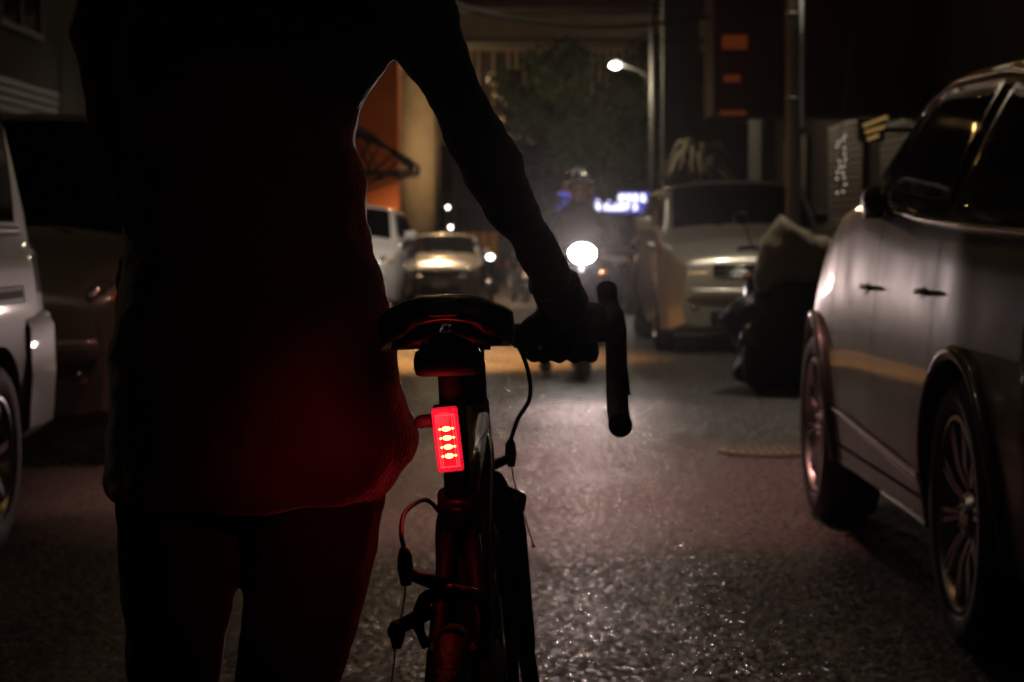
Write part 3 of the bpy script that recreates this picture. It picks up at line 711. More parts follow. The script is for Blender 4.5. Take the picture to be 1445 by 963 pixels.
# rider of the scooter (faces -y, towards camera)
def rider():
    t = empty('person', (SX, SY+0.75, 0), 'scooter rider in dark clothes and open helmet behind the bright headlight', 'person')
    bm = BM()
    loft(bm, [ell((0, 0.22, 0.80), 0.17, 0.14), ell((0, 0.20, 0.95), 0.16, 0.11), ell((0, 0.17, 1.12), 0.18, 0.12), ell((0, 0.14, 1.25), 0.20, 0.11), ell((0, 0.12, 1.32), 0.11, 0.08), ell((0, 0.10, 1.40), 0.055, 0.055)])
    for sx in (-1, 1):
        tube(bm, curve([(sx*0.17, 0.13, 1.25), (sx*0.25, 0.05, 1.12), (sx*0.27, -0.10, 1.02), (sx*0.27, -0.22+0.22, 1.0)], 4)[:9]+[Vector((sx*0.29, -0.02, 1.0))], [0.06]*5+[0.048]*4+[0.04], 12)
        tube(bm, curve([(sx*0.09, 0.22, 0.82), (sx*0.24, -0.12, 0.78), (sx*0.27, -0.12, 0.45), (sx*0.27, -0.02, 0.12)], 5), [0.09-0.0025*k for k in range(16)], 12)
        ball(bm, (sx*0.27, -0.08, 0.055), (0.055, 0.14, 0.05))
    ball(bm, (0, 0.06, 1.47), (0.085, 0.10, 0.12))
    for sx in (-1, 1):      # hands on the grips
        for k in range(4):
            tube(bm, [(sx*(0.26+0.021*k), 0.03, 1.01), (sx*(0.26+0.021*k), -0.012, 1.022), (sx*(0.26+0.021*k), -0.025, 0.985)], 0.009, 8)
        ball(bm, (sx*0.29, 0.03, 1.0), (0.045, 0.04, 0.022))
    me = remesh(bm, 0.012, 2)
    b = new('body', me, M['riderclothes'], t)
    bm = BM(); ball(bm, (0, 0.045, 1.455), (0.078, 0.095, 0.105), seg=20)
    tube(bm, [(0, -0.045, 1.475), (0, -0.068, 1.44)], [0.008, 0.014], 8)
    for sx in (-1, 1): ball(bm, (sx*0.03, -0.042, 1.485), 0.012, seg=8)
    new('face', bm, M['skin'], t)
    bm = BM(); ball(bm, (0, 0.075, 1.50), (0.125, 0.14, 0.125), seg=24)
    bmesh.ops.bisect_plane(bm, geom=bm.verts[:]+bm.edges[:]+bm.faces[:], plane_co=(0, 0, 1.475), plane_no=(0, -0.35, -1), clear_outer=True)
    bmesh.ops.solidify(bm, geom=bm.faces[:], thickness=0.02)
    h = new('helmet', bm, M['darkpaint'], t)
    bm = BM(); tube(bm, curve([(-0.11, -0.01, 1.50), (-0.07, -0.075, 1.515), (0, -0.10, 1.52), (0.07, -0.075, 1.515), (0.11, -0.01, 1.50)], 5), 0.012, 8, flat=(1.5, 0.4)); new('helmet_peak', bm, M['helmet'], h)
    bm = BM()
    for a in (-0.5, 0, 0.5): tube(bm, [Vector((math.sin(a)*0.128*math.cos(q), 0.075-0.142*math.cos(a)*math.cos(q), 1.50+0.127*math.sin(q))) for q in [0.35+0.9*k/8 for k in range(9)]], 0.006, 6)
    new('helmet_stripe', bm, M['helmet'], h)
rider()

scooter((1.28, 23.0, 0), PI+0.25, 'dark scooter standing left of the silver people carrier')
mc = scooter((-0.42, 41.5, -0.30), PI, 'distant scooter with its small headlight lit, beside the silver saloon', lamp_mat=M['smallglow'])
sc3 = scooter((0.15, 45.0, -0.35), 0.2, 'distant scooter showing its red tail lamp at the bend')
for c in sc3.children:
    if c.name.startswith('tail_lamp'): c.data.materials[0] = M['redlight']
scv = scooter((2.02, 15.3, 0), PI-0.5, 'dark parked scooter mostly hidden under the olive and dark covers')

# covers on the parked scooter: tarpaulin draped over the handlebar, dark sheet over the body
def drape(name, prof, mat, label, cat, seed, amp=0.03):
    bm = BM(); rings = []
    for z, cx, cy, rx, ry in prof: rings.append(ell((cx, cy, z), rx, ry, 36, rot=0.3))
    loft(bm, rings)
    me0 = remesh(bm, 0.025, 1)
    wrinkle(me0, amp, 3.2, (1, 1, 0.5), seed); wrinkle(me0, amp*0.4, 9, (1, 1, 0.35), seed+4)
    o = new(name, me0, M[mat]); return tag(o, label, cat)
bm = BM()
rows = []
outline = [P(1103, 302, 14.9), P(1150, 330, 15.0), P(1185, 345, 15.2), P(1195, 400, 15.2), P(1150, 405, 15.0), P(1110, 398, 14.8), P(1070, 412, 14.7), P(1072, 350, 14.8)]
def arpoly(pts, c, depth, name, mat, label, cat, seed, amp):
    bm = BM(); n = len(pts); c = Vector(c)
    ring0 = curve(pts+[pts[0]], 6)[:-1]
    rings = []
    for f, dy in ((0.05, -0.16), (0.35, -0.15), (0.62, -0.12), (0.85, -0.06), (1.0, 0.02), (0.97, 0.10), (0.8, 0.35), (0.5, 0.5), (0.1, 0.55)):
        rings.append([c+(p-c)*f+Vector((0, dy*depth, 0)) for p in ring0])
    loft(bm, rings)
    me0 = remesh(bm, 0.022, 1); wrinkle(me0, amp, 4.0, (1, 1, 1), seed); wrinkle(me0, amp*0.5, 9, (1, 1, 0.6), seed+4)
    for v in me0.vertices:
        if v.co.z < 0.01: v.co.z = 0.01
    o = new(name, me0, M[mat]); return tag(o, label, cat)
arpoly(outline, P(1125, 360, 14.9), 1.1, 'tarpaulin', 'tarp', 'olive tarpaulin draped over the handlebar of the parked scooter', 'tarpaulin', 3, 0.018)
outline = [P(1150, 392, 15.0), P(1200, 400, 15.1), P(1210, 545, 15.0), P(1150, 552, 14.9), P(1060, 548, 14.8), P(1030, 530, 14.8), P(1040, 500, 14.8), P(1015, 450, 14.8), P(1075, 408, 14.8)]
arpoly(outline, P(1110, 480, 14.9), 1.1, 'scooter_cover', 'navytarp', 'dark sheet covering the body of the scooter below the olive tarpaulin', 'scooter cover', 9, 0.03)

# ------------------------------------------------------------------ the cyclist (silhouette, seen from behind)
PX0 = (345-CX)*2.8/F
def cyclist():
    t = empty('person', (PX0, 2.85, 0), 'person in a dark jacket standing with back to us, one hand on the handlebar', 'person')
    D = 2.8; off = Vector((PX0, 2.85, 0))
    def L(px, py, d=D): return P(px, py, d)-off
    # --- jacket torso
    rows = [(-75, 300, 460, .09), (-50, 205, 560, .12), (-25, 165, 585, .135), (10, 158, 575, .145), (80, 155, 545, .15), (120, 158, 525, .145), (160, 163, 508, .14), (190, 166, 502, .135), (230, 168, 512, .13), (270, 172, 517, .128),
            (310, 178, 519, .127), (340, 181, 527, .127), (362, 180, 525, .128), (395, 172, 540, .132), (425, 168, 552, .135), (500, 160, 566, .145), (540, 156, 571, .15), (580, 152, 577, .152),
            (620, 147, 586, .154), (660, 143, 580, .153), (690, 142, 563, .150), (704, 152, 549, .146), (708, 160, 540, .140)]
    bm = BM()
    loft(bm, [ell(L((a+b)/2, y), (b-a)/2*D/F, dp, 28) for y, a, b, dp in reversed(rows)])
    # left arm, hanging then bent to the front
    tube(bm, curve([L(205, -40), L(166, 10), L(163, 60), L(172, 120), L(190, 200), L(214, 280), L(225, 330, 2.72+0.1), L(215, 400, 2.95), L(235, 450, 3.02)], 5),
         [0.07, .066, .064, .062, .06]*1+[.058]*5+[.056]*5+[.053]*5+[.050]*5+[.047]*5+[.045]*5+[.043]*6, 18)
    # right arm to the bar
    arm = [(588, -20, 50, 2.80), (595, 30, 49, 2.80), (612, 75, 46, 2.81), (633, 118, 42, 2.82), (656, 160, 43, 2.84), (676, 200, 44, 2.86), (696, 240, 44, 2.88), (708, 262, 40, 2.89), (729, 300, 35, 2.91), (751, 340, 31, 2.95), (771, 380, 29, 2.98), (781, 410, 31, 3.0)]
    pc = curve([L(a, b, d) for a, b, r, d in arm], 4)
    rr = []
    for i in range(len(arm)-1):
        for k in range(4): rr.append((arm[i][2]+(arm[i+1][2]-arm[i][2])*k/4)*arm[i][3]/F)
    rr.append(arm[-1][2]*arm[-1][3]/F)
    tube(bm, pc, rr, 20)
    # collar / hood lying on the neck
    tube(bm, curve([L(300, -60)+Vector((0, -.08, 0)), L(380, -72)+Vector((0, -.13, 0)), L(460, -60)+Vector((0, -.08, 0)), L(455, -70)+Vector((0, .05, 0)), L(380, -80)+Vector((0, .09, 0)), L(305, -70)+Vector((0, .05, 0)), L(300, -60)+Vector((0, -.08, 0))], 5), 0.045, 12)
    me = remesh(bm, 0.010, 2)
    wrinkle(me, 0.004, 4.5, (1, 1, 1.2), 7); wrinkle(me, 0.009, 10, (1, 1, 1.6), 1); wrinkle(me, 0.003, 26, (1, 1, 1.3), 5)
    new('jacket', me, M['jacket'], t)
    # --- trousers
    bm = BM()
    def leg(rows):
        loft(bm, [ell(L((a+b)/2, y, d), (b-a)/2*d/F, dp, 24) for y, a, b, dp, d in reversed(rows)])
    leg([(560, 175, 340, .11, 2.8), (640, 165, 342, .11, 2.8), (715, 166, 341, .10, 2.8), (760, 168, 339, .098, 2.8), (830, 173, 333, .09, 2.8), (900, 179, 317, .085, 2.79), (963, 183, 307, .08, 2.79), (1040, 187, 302, .075, 2.78), (1120, 190, 298, .074, 2.79), (1250, 196, 296, .07, 2.81), (1380, 205, 292, .062, 2.84), (1475, 208, 290, .06, 2.84)])
    leg([(560, 340, 540, .11, 2.8), (640, 346, 545, .11, 2.8), (715, 346, 546, .10, 2.8), (760, 350, 535, .098, 2.8), (830, 346, 520, .09, 2.8), (900, 339, 501, .085, 2.79), (963, 332, 480, .08, 2.79), (1040, 330, 462, .075, 2.78), (1120, 333, 450, .074, 2.79), (1250, 340, 442, .07, 2.81), (1380, 348, 436, .062, 2.84), (1475, 350, 434, .06, 2.84)])
    me = remesh(bm, 0.007, 2); wrinkle(me, 0.004, 10, (1, 1, 1.5), 3); wrinkle(me, 0.002, 30, (1, 1, 1), 8)
    new('trousers', me, M['trousers'], t)
    # --- body: head, neck, trunk, left hand; one surface
    bm = BM()
    hx = L(372, 0).x
    loft(bm, [ell((hx, 0, 1.36), .12, .07), ell((hx, 0, 1.44), .09, .07), ell((hx, 0.005, 1.48), .06, .062), ell((hx, 0.015, 1.54), .057, .06), ell((hx, 0.02, 1.60), .058, .07)])
    ball(bm, (hx, 0.035, 1.655), (.075, .095, .115), seg=24)
    ball(bm, (hx, 0.075, 1.60), (.058, .06, .055), seg=20)
    tube(bm, [(hx, .125, 1.66), (hx, .148, 1.62), (hx, .125, 1.61)], [.009, .014, .012], 10)
    for sx in (-1, 1): ball(bm, (hx+sx*.077, .03, 1.645), (.012, .02, .032), seg=10)
    ball(bm, (hx, .125, 1.575), (.024, .012, .007), seg=10)
    w = L(235, 450, 3.02)
    ball(bm, w+Vector((.01, .05, -.02)), (.04, .055, .02), seg=14)
    for k in range(4): tube(bm, [w+Vector((-.02+.021*k, .08, -.015)), w+Vector((-.018+.021*k, .12, -.03)), w+Vector((-.016+.02*k, .13, -.06))], [.0105, .0095, .008], 8)
    tube(bm, [w+Vector((.035, .03, -.01)), w+Vector((.06, .06, -.02)), w+Vector((.062, .09, -.035))], [.012, .011, .009], 8)
    new('body', remesh(bm, 0.005, 2), M['skin'], t)
    bm = BM(); ball(bm, (hx, 0.02, 1.68), (.088, .108, .112), seg=24)
    bmesh.ops.bisect_plane(bm, geom=bm.verts[:]+bm.edges[:]+bm.faces[:], plane_co=(hx, 0.085, 1.68), plane_no=(0, 1, -.55), clear_outer=True)
    loft(bm, [ell((hx, -.03, 1.55), .055, .035), ell((hx, -.04, 1.60), .075, .05), ell((hx, -.03, 1.68), .08, .07)])
    me = remesh(bm, 0.007, 1); wrinkle(me, .006, 30, (1, 1, .3), 2); new('hair', me, M['hair'], t)
    # --- gloved right hand on the bar
    hb = P(0, 0, 1)
    BX, BY, BZ = -0.046, 3.085, 0.952          # centre of the flat of the bar, world
    def W(x, y, z): return Vector((x, y, z))-off
    bm = BM()
    wr = L(784, 402, 3.0)
    tube(bm, [wr, W(.075, 3.03, .995), W(.085, 3.055, .975)], [.036, .036, .030], 16)
    loft(bm, [[W(.085+.052*math.cos(a), y, z+.020*math.sin(a)) for a in [2*PI*k/16 for k in range(16)]] for y, z in ((3.03, .975), (3.06, .985), (3.09, .985))])
    for k in range(4):
        x = .045+.0235*k; ln = (0, .004, .002, -.004)[k]
        tube(bm, curve([W(x, 3.07, .984), W(x, 3.10+ln, .982), W(x, 3.118+ln, .958), W(x, 3.105, .928), W(x, 3.083, .922)], 4), [.0125]*9+[.0115]*8, 10)
    tube(bm, curve([W(.045, 3.04, .98), W(.025, 3.058, .962), W(.022, 3.06, .938), W(.035, 3.075, .922)], 4), [.015]*5+[.013]*4+[.0115]*4, 10)
    me = remesh(bm, 0.004, 2); wrinkle(me, .002, 40, (1, 1, 1), 2); new('glove', me, M['leather'], t)
    for sx, cx in ((-1, 250), (1, 392)):
        c = L(cx, 1500, 2.84)
        bm = BM(); rings = []
        for y, w_, h_ in ((-.09, .03, .03), (-.07, .042, .05), (0, .045, .055), (.09, .05, .042), (.16, .05, .032), (.20, .03, .022)):
            rings.append([Vector((c.x+w_*math.cos(a), c.y+y, .028+max(-.028, h_*math.sin(a)))) for a in [2*PI*k/20 for k in range(20)]])
        loft(bm, rings); new('shoe', remesh(bm, .008, 2), M['leather'], t)
cyclist()

# ------------------------------------------------------------------ the bicycle
bike = empty('bicycle', (-0.036, 2.21, 0), 'dark road bicycle with drop handlebar and glowing red tail light', 'bicycle')
bike.rotation_euler = (0, -R(2.3), -R(1.2))
def bwheel(y, name='wheel', rz=0):
    w = bpy.data.objects.new(name, None); COL.objects.link(w); w.parent = bike; w.location = (0, y, 0.345); w.rotation_euler = (0, 0, rz)
    bm = BM(); n = 64; rings = []
    lathe(bm, [(.327+.018*math.cos(a), .018*math.sin(a)) for a in [2*PI*k/14 for k in range(14)]], n); new('tyre', bm, M['tread'], w)
    bm = BM(); lathe(bm, [(.312, -.011), (.312, .011), (.295, .010), (.283, 0), (.295, -.010)], n); new('rim', bm, M['blackmetal'], w)
    bm = BM()
    for k in range(28):
        a = 2*PI*k/28; s = 1 if k % 2 else -1; b_ = a+s*0.5*(1 if (k//2) % 2 else -1)
        tube(bm, [(s*.028, .02*math.cos(b_), .02*math.sin(b_)), (0, .288*math.cos(a), .288*math.sin(a))], .0011, 5)
    new('spokes', bm, M['steel'], w)
    bm = BM(); lathe(bm, [(.006, -.05), (.012, -.05), (.022, -.034), (.022, -.026), (.014, -.02), (.014, .02), (.022, .026), (.022, .034), (.012, .05), (.006, .05)], 20); new('hub', bm, M['blackmetal'], w)
    return w
bwheel(0)
fw = bwheel(1.00, rz=-R(3))
# frame
bb = Vector((0, .42, .275)); st_top = Vector((0, .262, .785)); ht_top = Vector((0, .795, .865)); ht_bot = Vector((0, .838, .735))
bm = BM()
tube(bm, [bb, st_top], [.018, .0165], 16)
tube(bm, [bb+Vector((0, 0, .005)), (ht_bot+Vector((0, -.01, .03)))], [.024, .022], 16)
tube(bm, [bb+Vector((-.035, 0, 0)), bb+Vector((.035, 0, 0))], .022, 16)
for sx in (-1, 1):
    tube(bm, curve([st_top+Vector((sx*.014, -.005, -.035)), (sx*.030, .13, .60), (sx*.045, .05, .42), (sx*.062, 0, .345)], 6), [.010]*12+[.0085]*7, 12)
    tube(bm, curve([bb+Vector((sx*.022, -.02, 0)), (sx*.032, .28, .30), (sx*.055, .1, .33), (sx*.062, 0, .345)], 6), .0095, 12)
box(bm, (0, .145, .640), (.06, .016, .016), bev=.004)
new('frame', bm, M['carbon'], bike)
bm = BM(); tube(bm, [st_top+Vector((0, .008, -.02)), ht_top+Vector((0, -.008, -.025))], [.015, .019], 16, flat=(1.15, 1)); new('top_tube', bm, M['gold'], bike)
bm = BM(); tube(bm, [ht_bot, ht_top], [.023, .0215], 20); new('head_tube', bm, M['gold'], bike)
bm = BM(); lathe(bm, [(.015, -.016), (.024, -.016), (.025, .0), (.024, .016), (.015, .016)], 20, 'z'); box(bm, (0, -.028, 0), (.016, .022, .026), bev=.004)
o = new('seat_clamp', bm, M['blackmetal'], bike); o.location = st_top; o.rotation_euler = (R(17), 0, 0)
# seatpost
sp_dir = (st_top-bb).normalized(); sp_top = st_top+sp_dir*.19
bm = BM(); tube(bm, [st_top+Vector((0, 0, -.01)), sp_top], .0155, 18, flat=(1, 1.25)); box(bm, sp_top+Vector((0, 0, .012)), (.046, .045, .022), bev=.006)
new('seatpost', bm, M['carbon'], bike)
# fork
fk = bpy.data.objects.new('fork', None); COL.objects.link(fk); fk.parent = bike
bm = BM()
cr_ = Vector((0, .842, .722))
tube(bm, [ht_bot+Vector((0, .001, 0)), cr_+Vector((0, 0.003, -.012))], .021, 16)
tube(bm, [cr_+Vector((-.045, .002, -.012)), cr_+Vector((.045, .002, -.012))], .018, 14)
for sx in (-1, 1):
    tube(bm, curve([cr_+Vector((sx*.040, .002, -.008)), cr_+Vector((sx*.050, .012, -.06)), cr_+Vector((sx*.056, .07, -.22)), (sx*.058+.006, .97, .40), (sx*.058+.008, 1.0, .345)], 6), [.0165]*7+[.0155]*6+[.013]*6+[.011]*6, 14, flat=(1, 1.3))
new('fork_blades', bm, M['carbon'], fk)
# saddle
def saddle():
    bm = BM(); rings = []
    rows = [(-.120, .045, .0, .016), (-.115, .062, .002, .024), (-.10, .073, .004, .034), (-.07, .076, .004, .038), (-.03, .068, 0, .036), (.01, .050, -.004, .032), (.05, .034, -.007, .028), (.10, .024, -.009, .024), (.145, .019, -.010, .020), (.155, .012, -.014, .012)]
    for y, w, z, h in rows:
        r = []
        for k in range(28):
            a = 2*PI*k/28; c, s = math.cos(a), math.sin(a)
            x = w*math.copysign(abs(c)**.75, c)
            u = abs(x)/max(w, 1e-4)
            zz = (.010*(1-u**2)-.002) if s >= 0 else (-h*(.55+.45*u**1.5))
            zz = (.012*(1-u**2.4)+.0) if s > 0 else zz
            if abs(s) < .01: zz = -h*.35
            r.append(Vector((x, y, z+zz-.012*u**3)))
        rings.append(r)
    loft(bm, rings)
    return bm
sad = new('saddle', saddle(), M['saddle'], bike); sad.location = (0, .215, 1.018)
me = sad.data
bm = BM(); box(bm, (0, -.117, .002), (.032, .016, .018), bev=.003); new('saddle_stripe', bm, M['saddlestripe'], sad)
bm = BM()
for sx in (-1, 1):
    tube(bm, curve([(sx*.030, -.095, -.022), (sx*.030, -.075, -.040), (sx*.022, -.03, -.046), (sx*.021, .04, -.046), (sx*.012, .11, -.022)], 6), .0037, 10)
new('saddle_rails', bm, M['blackmetal'], sad)
bm = BM()   # saddle shell underside with a cut-out bridge
for sx in (-1, 1): loft(bm, [[Vector((sx*x, y, z)) for x, z in ((.006, -.018), (.055, -.030), (.060, -.042), (.030, -.036), (.008, -.026))] for y in (-.108, -.06, 0)])
new('saddle_shell', bm, M['blackplastic'], sad)
bm = BM(); box(bm, (0, -.055, -.060), (.075, .055, .030), bev=.010); new('saddle_pack', bm, M['blackplastic'], sad)
# stem and handlebar
bc = Vector((0, .875, .952))
bm = BM(); tube(bm, [ht_top+Vector((0, -.003, 0)), ht_top+Vector((0, -.018, .055))], .019, 16); tube(bm, [ht_top+Vector((0, -.014, .04)), bc], [.017, .016], 14); tube(bm, [bc+Vector((-.024, 0, 0)), bc+Vector((.024, 0, 0))], .021, 16)
new('stem', bm, M['blackmetal'], bike)
bm = BM()
for sx in (-1, 1):
    path = curve([bc, bc+Vector((sx*.10, 0, 0)), bc+Vector((sx*.17, .002, 0)), bc+Vector((sx*.200, .02, -.001)), bc+Vector((sx*.207, .055, -.006)), bc+Vector((sx*.208, .078, -.035)), bc+Vector((sx*.207, .072, -.078)), bc+Vector((sx*.206, .040, -.112)), bc+Vector((sx*.206, -.005, -.127)), bc+Vector((sx*.206, -.055, -.132))], 7)
    tube(bm, path, .0160, 16)
new('handlebar', bm, M['tape'], bike)
for sx in (-1, 1):
    e = bc+Vector((sx*.206, -.058, -.132))
    bm = BM(); ball(bm, e, (.0175, .008, .0175), seg=18); new('bar_end_plug', bm, M['blackplastic'], bike)
    bm = BM(); h0 = bc+Vector((sx*.205, .06, .0))
    tube(bm, curve([h0+Vector((0, -.035, -.004)), h0+Vector((0, -.005, .008)), h0+Vector((0, .035, .016)), h0+Vector((-sx*.004, .065, .030)), h0+Vector((-sx*.006, .080, .056))], 6), [.018]*6+[.0175]*6+[.0165]*6+[.0155]*7, 16, flat=(1, 1.15))
    ball(bm, h0+Vector((-sx*.006, .080, .056)), (.0160, .017, .014), seg=16)
    hd = new('brake_hood', bm, M['rubber'], bike)
    bm = BM(); tube(bm, curve([h0+Vector((0, .085, .035)), h0+Vector((sx*.004, .098, .0)), h0+Vector((sx*.010, .080, -.055)), h0+Vector((sx*.014, .078, -.105))], 6), .007, 10, flat=(1.4, .7)); new('brake_lever', bm, M['blackmetal'], hd)
# brakes: sidepull calipers
def caliper(c, side, tail):
    root = bpy.data.objects.new('brake_caliper', None); COL.objects.link(root); root.parent = bike; root.location = c
    bm = BM()
    for sx in (-1, 1):
        tube(bm, curve([(0, 0, .012), (sx*.028, 0, .004), (sx*.036, 0, -.02), (sx*.028, 0, -.046)], 5), [.010]*6+[.008]*6+[.0065]*4, 12, flat=(1.2, .8))
    ball(bm, (0, -.008, .01), (.011, .012, .011), seg=14)
    tube(bm, [(0, 0, .016), (side*.030, 0, .026), (side*.047, 0, .033)], [.009, .007, .0065], 12)
    tube(bm, [(side*.020, -.004, -.006), (side*.044, -.004, -.018), (side*.058, -.004, -.024)], [.009, .008, .0075], 12)
    new('caliper_arms', bm, M['blackmetal'], root)
    bm = BM(); tube(bm, [(side*.047, -.002, .020), (side*.047, -.002, .038), (side*.047, -.002, .052), (side*.048, -.002, .060)], [.0055, .0085, .0075, .004], 12); new('barrel_adjuster', bm, M['blackmetal'], root)
    bm = BM(); tube(bm, [(side*.058, -.016, -.026), (side*.058, .006, -.026)], .0095, 14); tube(bm, [(side*.058, -.006, -.030), (side*.059, -.006, -.045)], [.009, .005], 10); new('cable_anchor', bm, M['blackmetal'], root)
    bm = BM(); tube(bm, curve([(side*.047, -.002, .03), (side*.050, -.004, 0), (side*.058, -.008, -.03), tail[0], tail[1]], 5), .0009, 6); tube(bm, [tail[1], Vector(tail[1])+Vector((tail[1][0]-tail[0][0], 0, tail[1][2]-tail[0][2]))*.15], .0019, 8); new('inner_cable', bm, M['steel'], root)
    for sx in (-1, 1):
        bm = BM(); box(bm, (sx*.022, .0, -.052), (.010, .05, .012), bev=.003); new('brake_pad', bm, M['rubber'], root)
    return root
rc = caliper((0, .03, .712), -1, [(-.064, -.01, -.07), (-.076, -.012, -.125)])
fc = caliper((0, .885, .740), 1, [(.064, -.01, -.055), (.074, -.012, -.092)])
bm = BM()
tube(bm, curve([(-.018, .25, .775), (-.034, .20, .800), (-.050, .10, .800), (-.051, .045, .785), (-.047, .03, .768)], 8), .0026, 10)
new('rear_brake_hose', bm, M['cable'], bike)
bm = BM()
tube(bm, curve([(.06, .88, .935), (.066, .84, .935), (.078, .835, .900), (.078, .86, .86), (.060, .878, .83), (.048, .883, .800)], 8), .0032, 10)
new('front_brake_hose', bm, M['cable'], bike)
bm = BM(); tube(bm, curve([(.014, .30, .765), (.0195, .34, .60), (.022, .40, .45)], 8), .0012, 6)
tube(bm, curve([(.020, .74, .83), (.028, .66, .80), (.026, .55, .70), (.024, .46, .52), (.022, .43, .36)], 8), .0024, 6)
new('gear_cable', bm, M['steel'], bike)
# cranks, chainring, cassette, derailleur, pedals
bm = BM(); lathe(bm, [(.085, .045), (.100, .045), (.100, .049), (.085, .049)], 48, c=bb)
for k in range(5):
    a = 2*PI*k/5; tube(bm, [bb+Vector((.047, 0, 0)), bb+Vector((.047, .09*math.cos(a), .09*math.sin(a)))], .006, 8)
new('chainring', bm, M['blackmetal'], bike)
for sx, a in ((1, -.5), (-1, PI-.5)):
    e = bb+Vector((sx*.075, .17*math.cos(a), .17*math.sin(a)))
    bm = BM(); tube(bm, [bb+Vector((sx*.03, 0, 0)), bb+Vector((sx*.062, 0, 0)), e], [.013, .013, .011], 12); cr = new('crank', bm, M['blackmetal'], bike)
    bm = BM(); box(bm, e+Vector((sx*.05, 0, 0)), (.085, .07, .018), bev=.005); new('pedal', bm, M['blackplastic'], cr)
bm = BM()
for k in range(8): lathe(bm, [(.015, .018+.0042*k), (.052-.0033*k, .018+.0042*k), (.052-.0033*k, .020+.0042*k), (.015, .020+.0042*k)], 28, c=(0, 0, .345))
new('cassette', bm, M['steel'], bike)
bm = BM(); pts = []
for k in range(60):
    u = k/59
    pts.append((0.04, 0, 0))
tube(bm, [(.034, 0, .395), (.046, .42, .375)], .0035, 6); tube(bm, [(.034, -.01, .235), (.046, .42, .178)], .0035, 6); new('chain', bm, M['steel'], bike)
bm = BM(); tube(bm, [(.045, 0, .32), (.045, -.005, .27), (.040, -.01, .23)], .010, 10); new('derailleur', bm, M['blackmetal'], bike)
# bottles
dt = (ht_bot-bb).normalized()
def bottle(a, b_, r, name, lay):
    ax = (b_-a); L_ = ax.length; bm = BM()
    prof = [(r*.9, 0), (r, .01), (r, L_*.42), (r*.88, L_*.47), (r, L_*.53), (r, L_*.78), (r*.62, L_*.86), (r*.62, L_*.93), (r*.3, L_*.95), (r*.3, L_)]
    d = ax.normalized(); tube(bm, [a+d*o_ for r_, o_ in prof], [r_ for r_, o_ in prof], 24)
    return new(name, bm, M['bottle'], bike)
n_ = Vector((0, -dt.z, dt.y))
bo = bottle(bb+dt*.13+n_*.066, bb+dt*.36+n_*.066, .036, 'water_bottle', 0); tag(bo)
bm = BM()
for sx in (-1, 1):
    tube(bm, curve([bb+dt*.14+n_*.028, bb+dt*.14+n_*.04+Vector((sx*.037, 0, 0)), bb+dt*.26+n_*.066+Vector((sx*.040, 0, 0)), bb+dt*.27+n_*.11], 6), .003, 8)
new('bottle_cage', bm, M['blackmetal'], bike)

# tail light on the seatpost
tl = bpy.data.objects.new('tail_light', None); COL.objects.link(tl); tl.parent = bike
tl.location = st_top+sp_dir*.088+Vector((-.006, -.040, .0)); tl.rotation_euler = (R(14), R(-3.5), R(0))
tag(tl, 'red LED tail light glowing on the seatpost')
bm = BM(); box(bm, (0, .010, 0), (.028, .018, .074), bev=.005); new('housing', bm, M['blackplastic'], tl)
bm = BM(); box(bm, (0, -.003, 0), (.030, .010, .077), bev=.0042); new('lens', bm, M['redhalo'], tl)
bm = BM()
for x in (-.0105, -.0078, .0078, .0105): box(bm, (x, -.0087, 0), (.0012, .0012, .062))
box(bm, (0, -.0087, .031), (.022, .0012, .0012)); box(bm, (0, -.0087, -.031), (.022, .0012, .0012))
new('lens_ribs', bm, M['redrib'], tl, smooth=False)
for k in range(4):
    bm = BM(); z = .0145-.0108*k
    ball(bm, (0, -.0085, z), (.0052, .0014, .0030), seg=12)
    for sx in (-1, 1): ball(bm, (sx*.0075, -.0085, z), (.0014, .001, .0018), seg=8)
    new('led', bm, M['led'], tl)
bm = BM(); tube(bm, curve([(-.010, .012, .018), (-.022, .016, .018), (-.030, .02, .016), (-.028, .035, .012)], 4), .0075, 10); tube(bm, [(0, .012, 0), (.005, .045, 0)], .011, 12); new('clamp', bm, M['rubber'], tl)

# ------------------------------------------------------------------ street furniture
def street_lamp(px_pole, px_lamp, py_lamp, d, r, label, mat, glow, head=0.22, ztop_extra=0.0):
    b = P(px_pole, 0, d); t = empty('street_lamp', (b.x, d, gz(d)), label, 'street lamp')
    l = P(px_lamp, py_lamp, d); z = l.z-gz(d)
    bm = BM(); tube(bm, [(0, 0, 0), (0, 0, z*.5), (0, 0, z+.6+ztop_extra)], [r*1.15, r, r*.8], 14); new('pole', bm, M[mat], t)
    dx = l.x-b.x
    bm = BM(); tube(bm, curve([(0, 0, z-.35), (dx*.4, 0, z-.1), (dx*.85, 0, z+.03)], 6), r*.35, 8); new('arm', bm, M['cable'], t)
    bm = BM(); tube(bm, [(dx*.8, 0, z+.07), (dx, 0, z+.10), (dx*1.12, 0, z+.07)], [.06, .13, .05], 14, flat=(1, .5)); h = new('lamp_head', bm, M[mat], t)
    bm = BM(); ball(bm, (dx, 0, z), (head, .14, head*.55)); new('lamp_bulb', bm, glow, h)
    return t, Vector((l.x, d, l.z))
_, LAMP = street_lamp(921, 868, 93, 48, 0.075, 'tall street lamp with a lit white head above the tree', 'darkbeam', M['lampglow'], .12, 3.5)

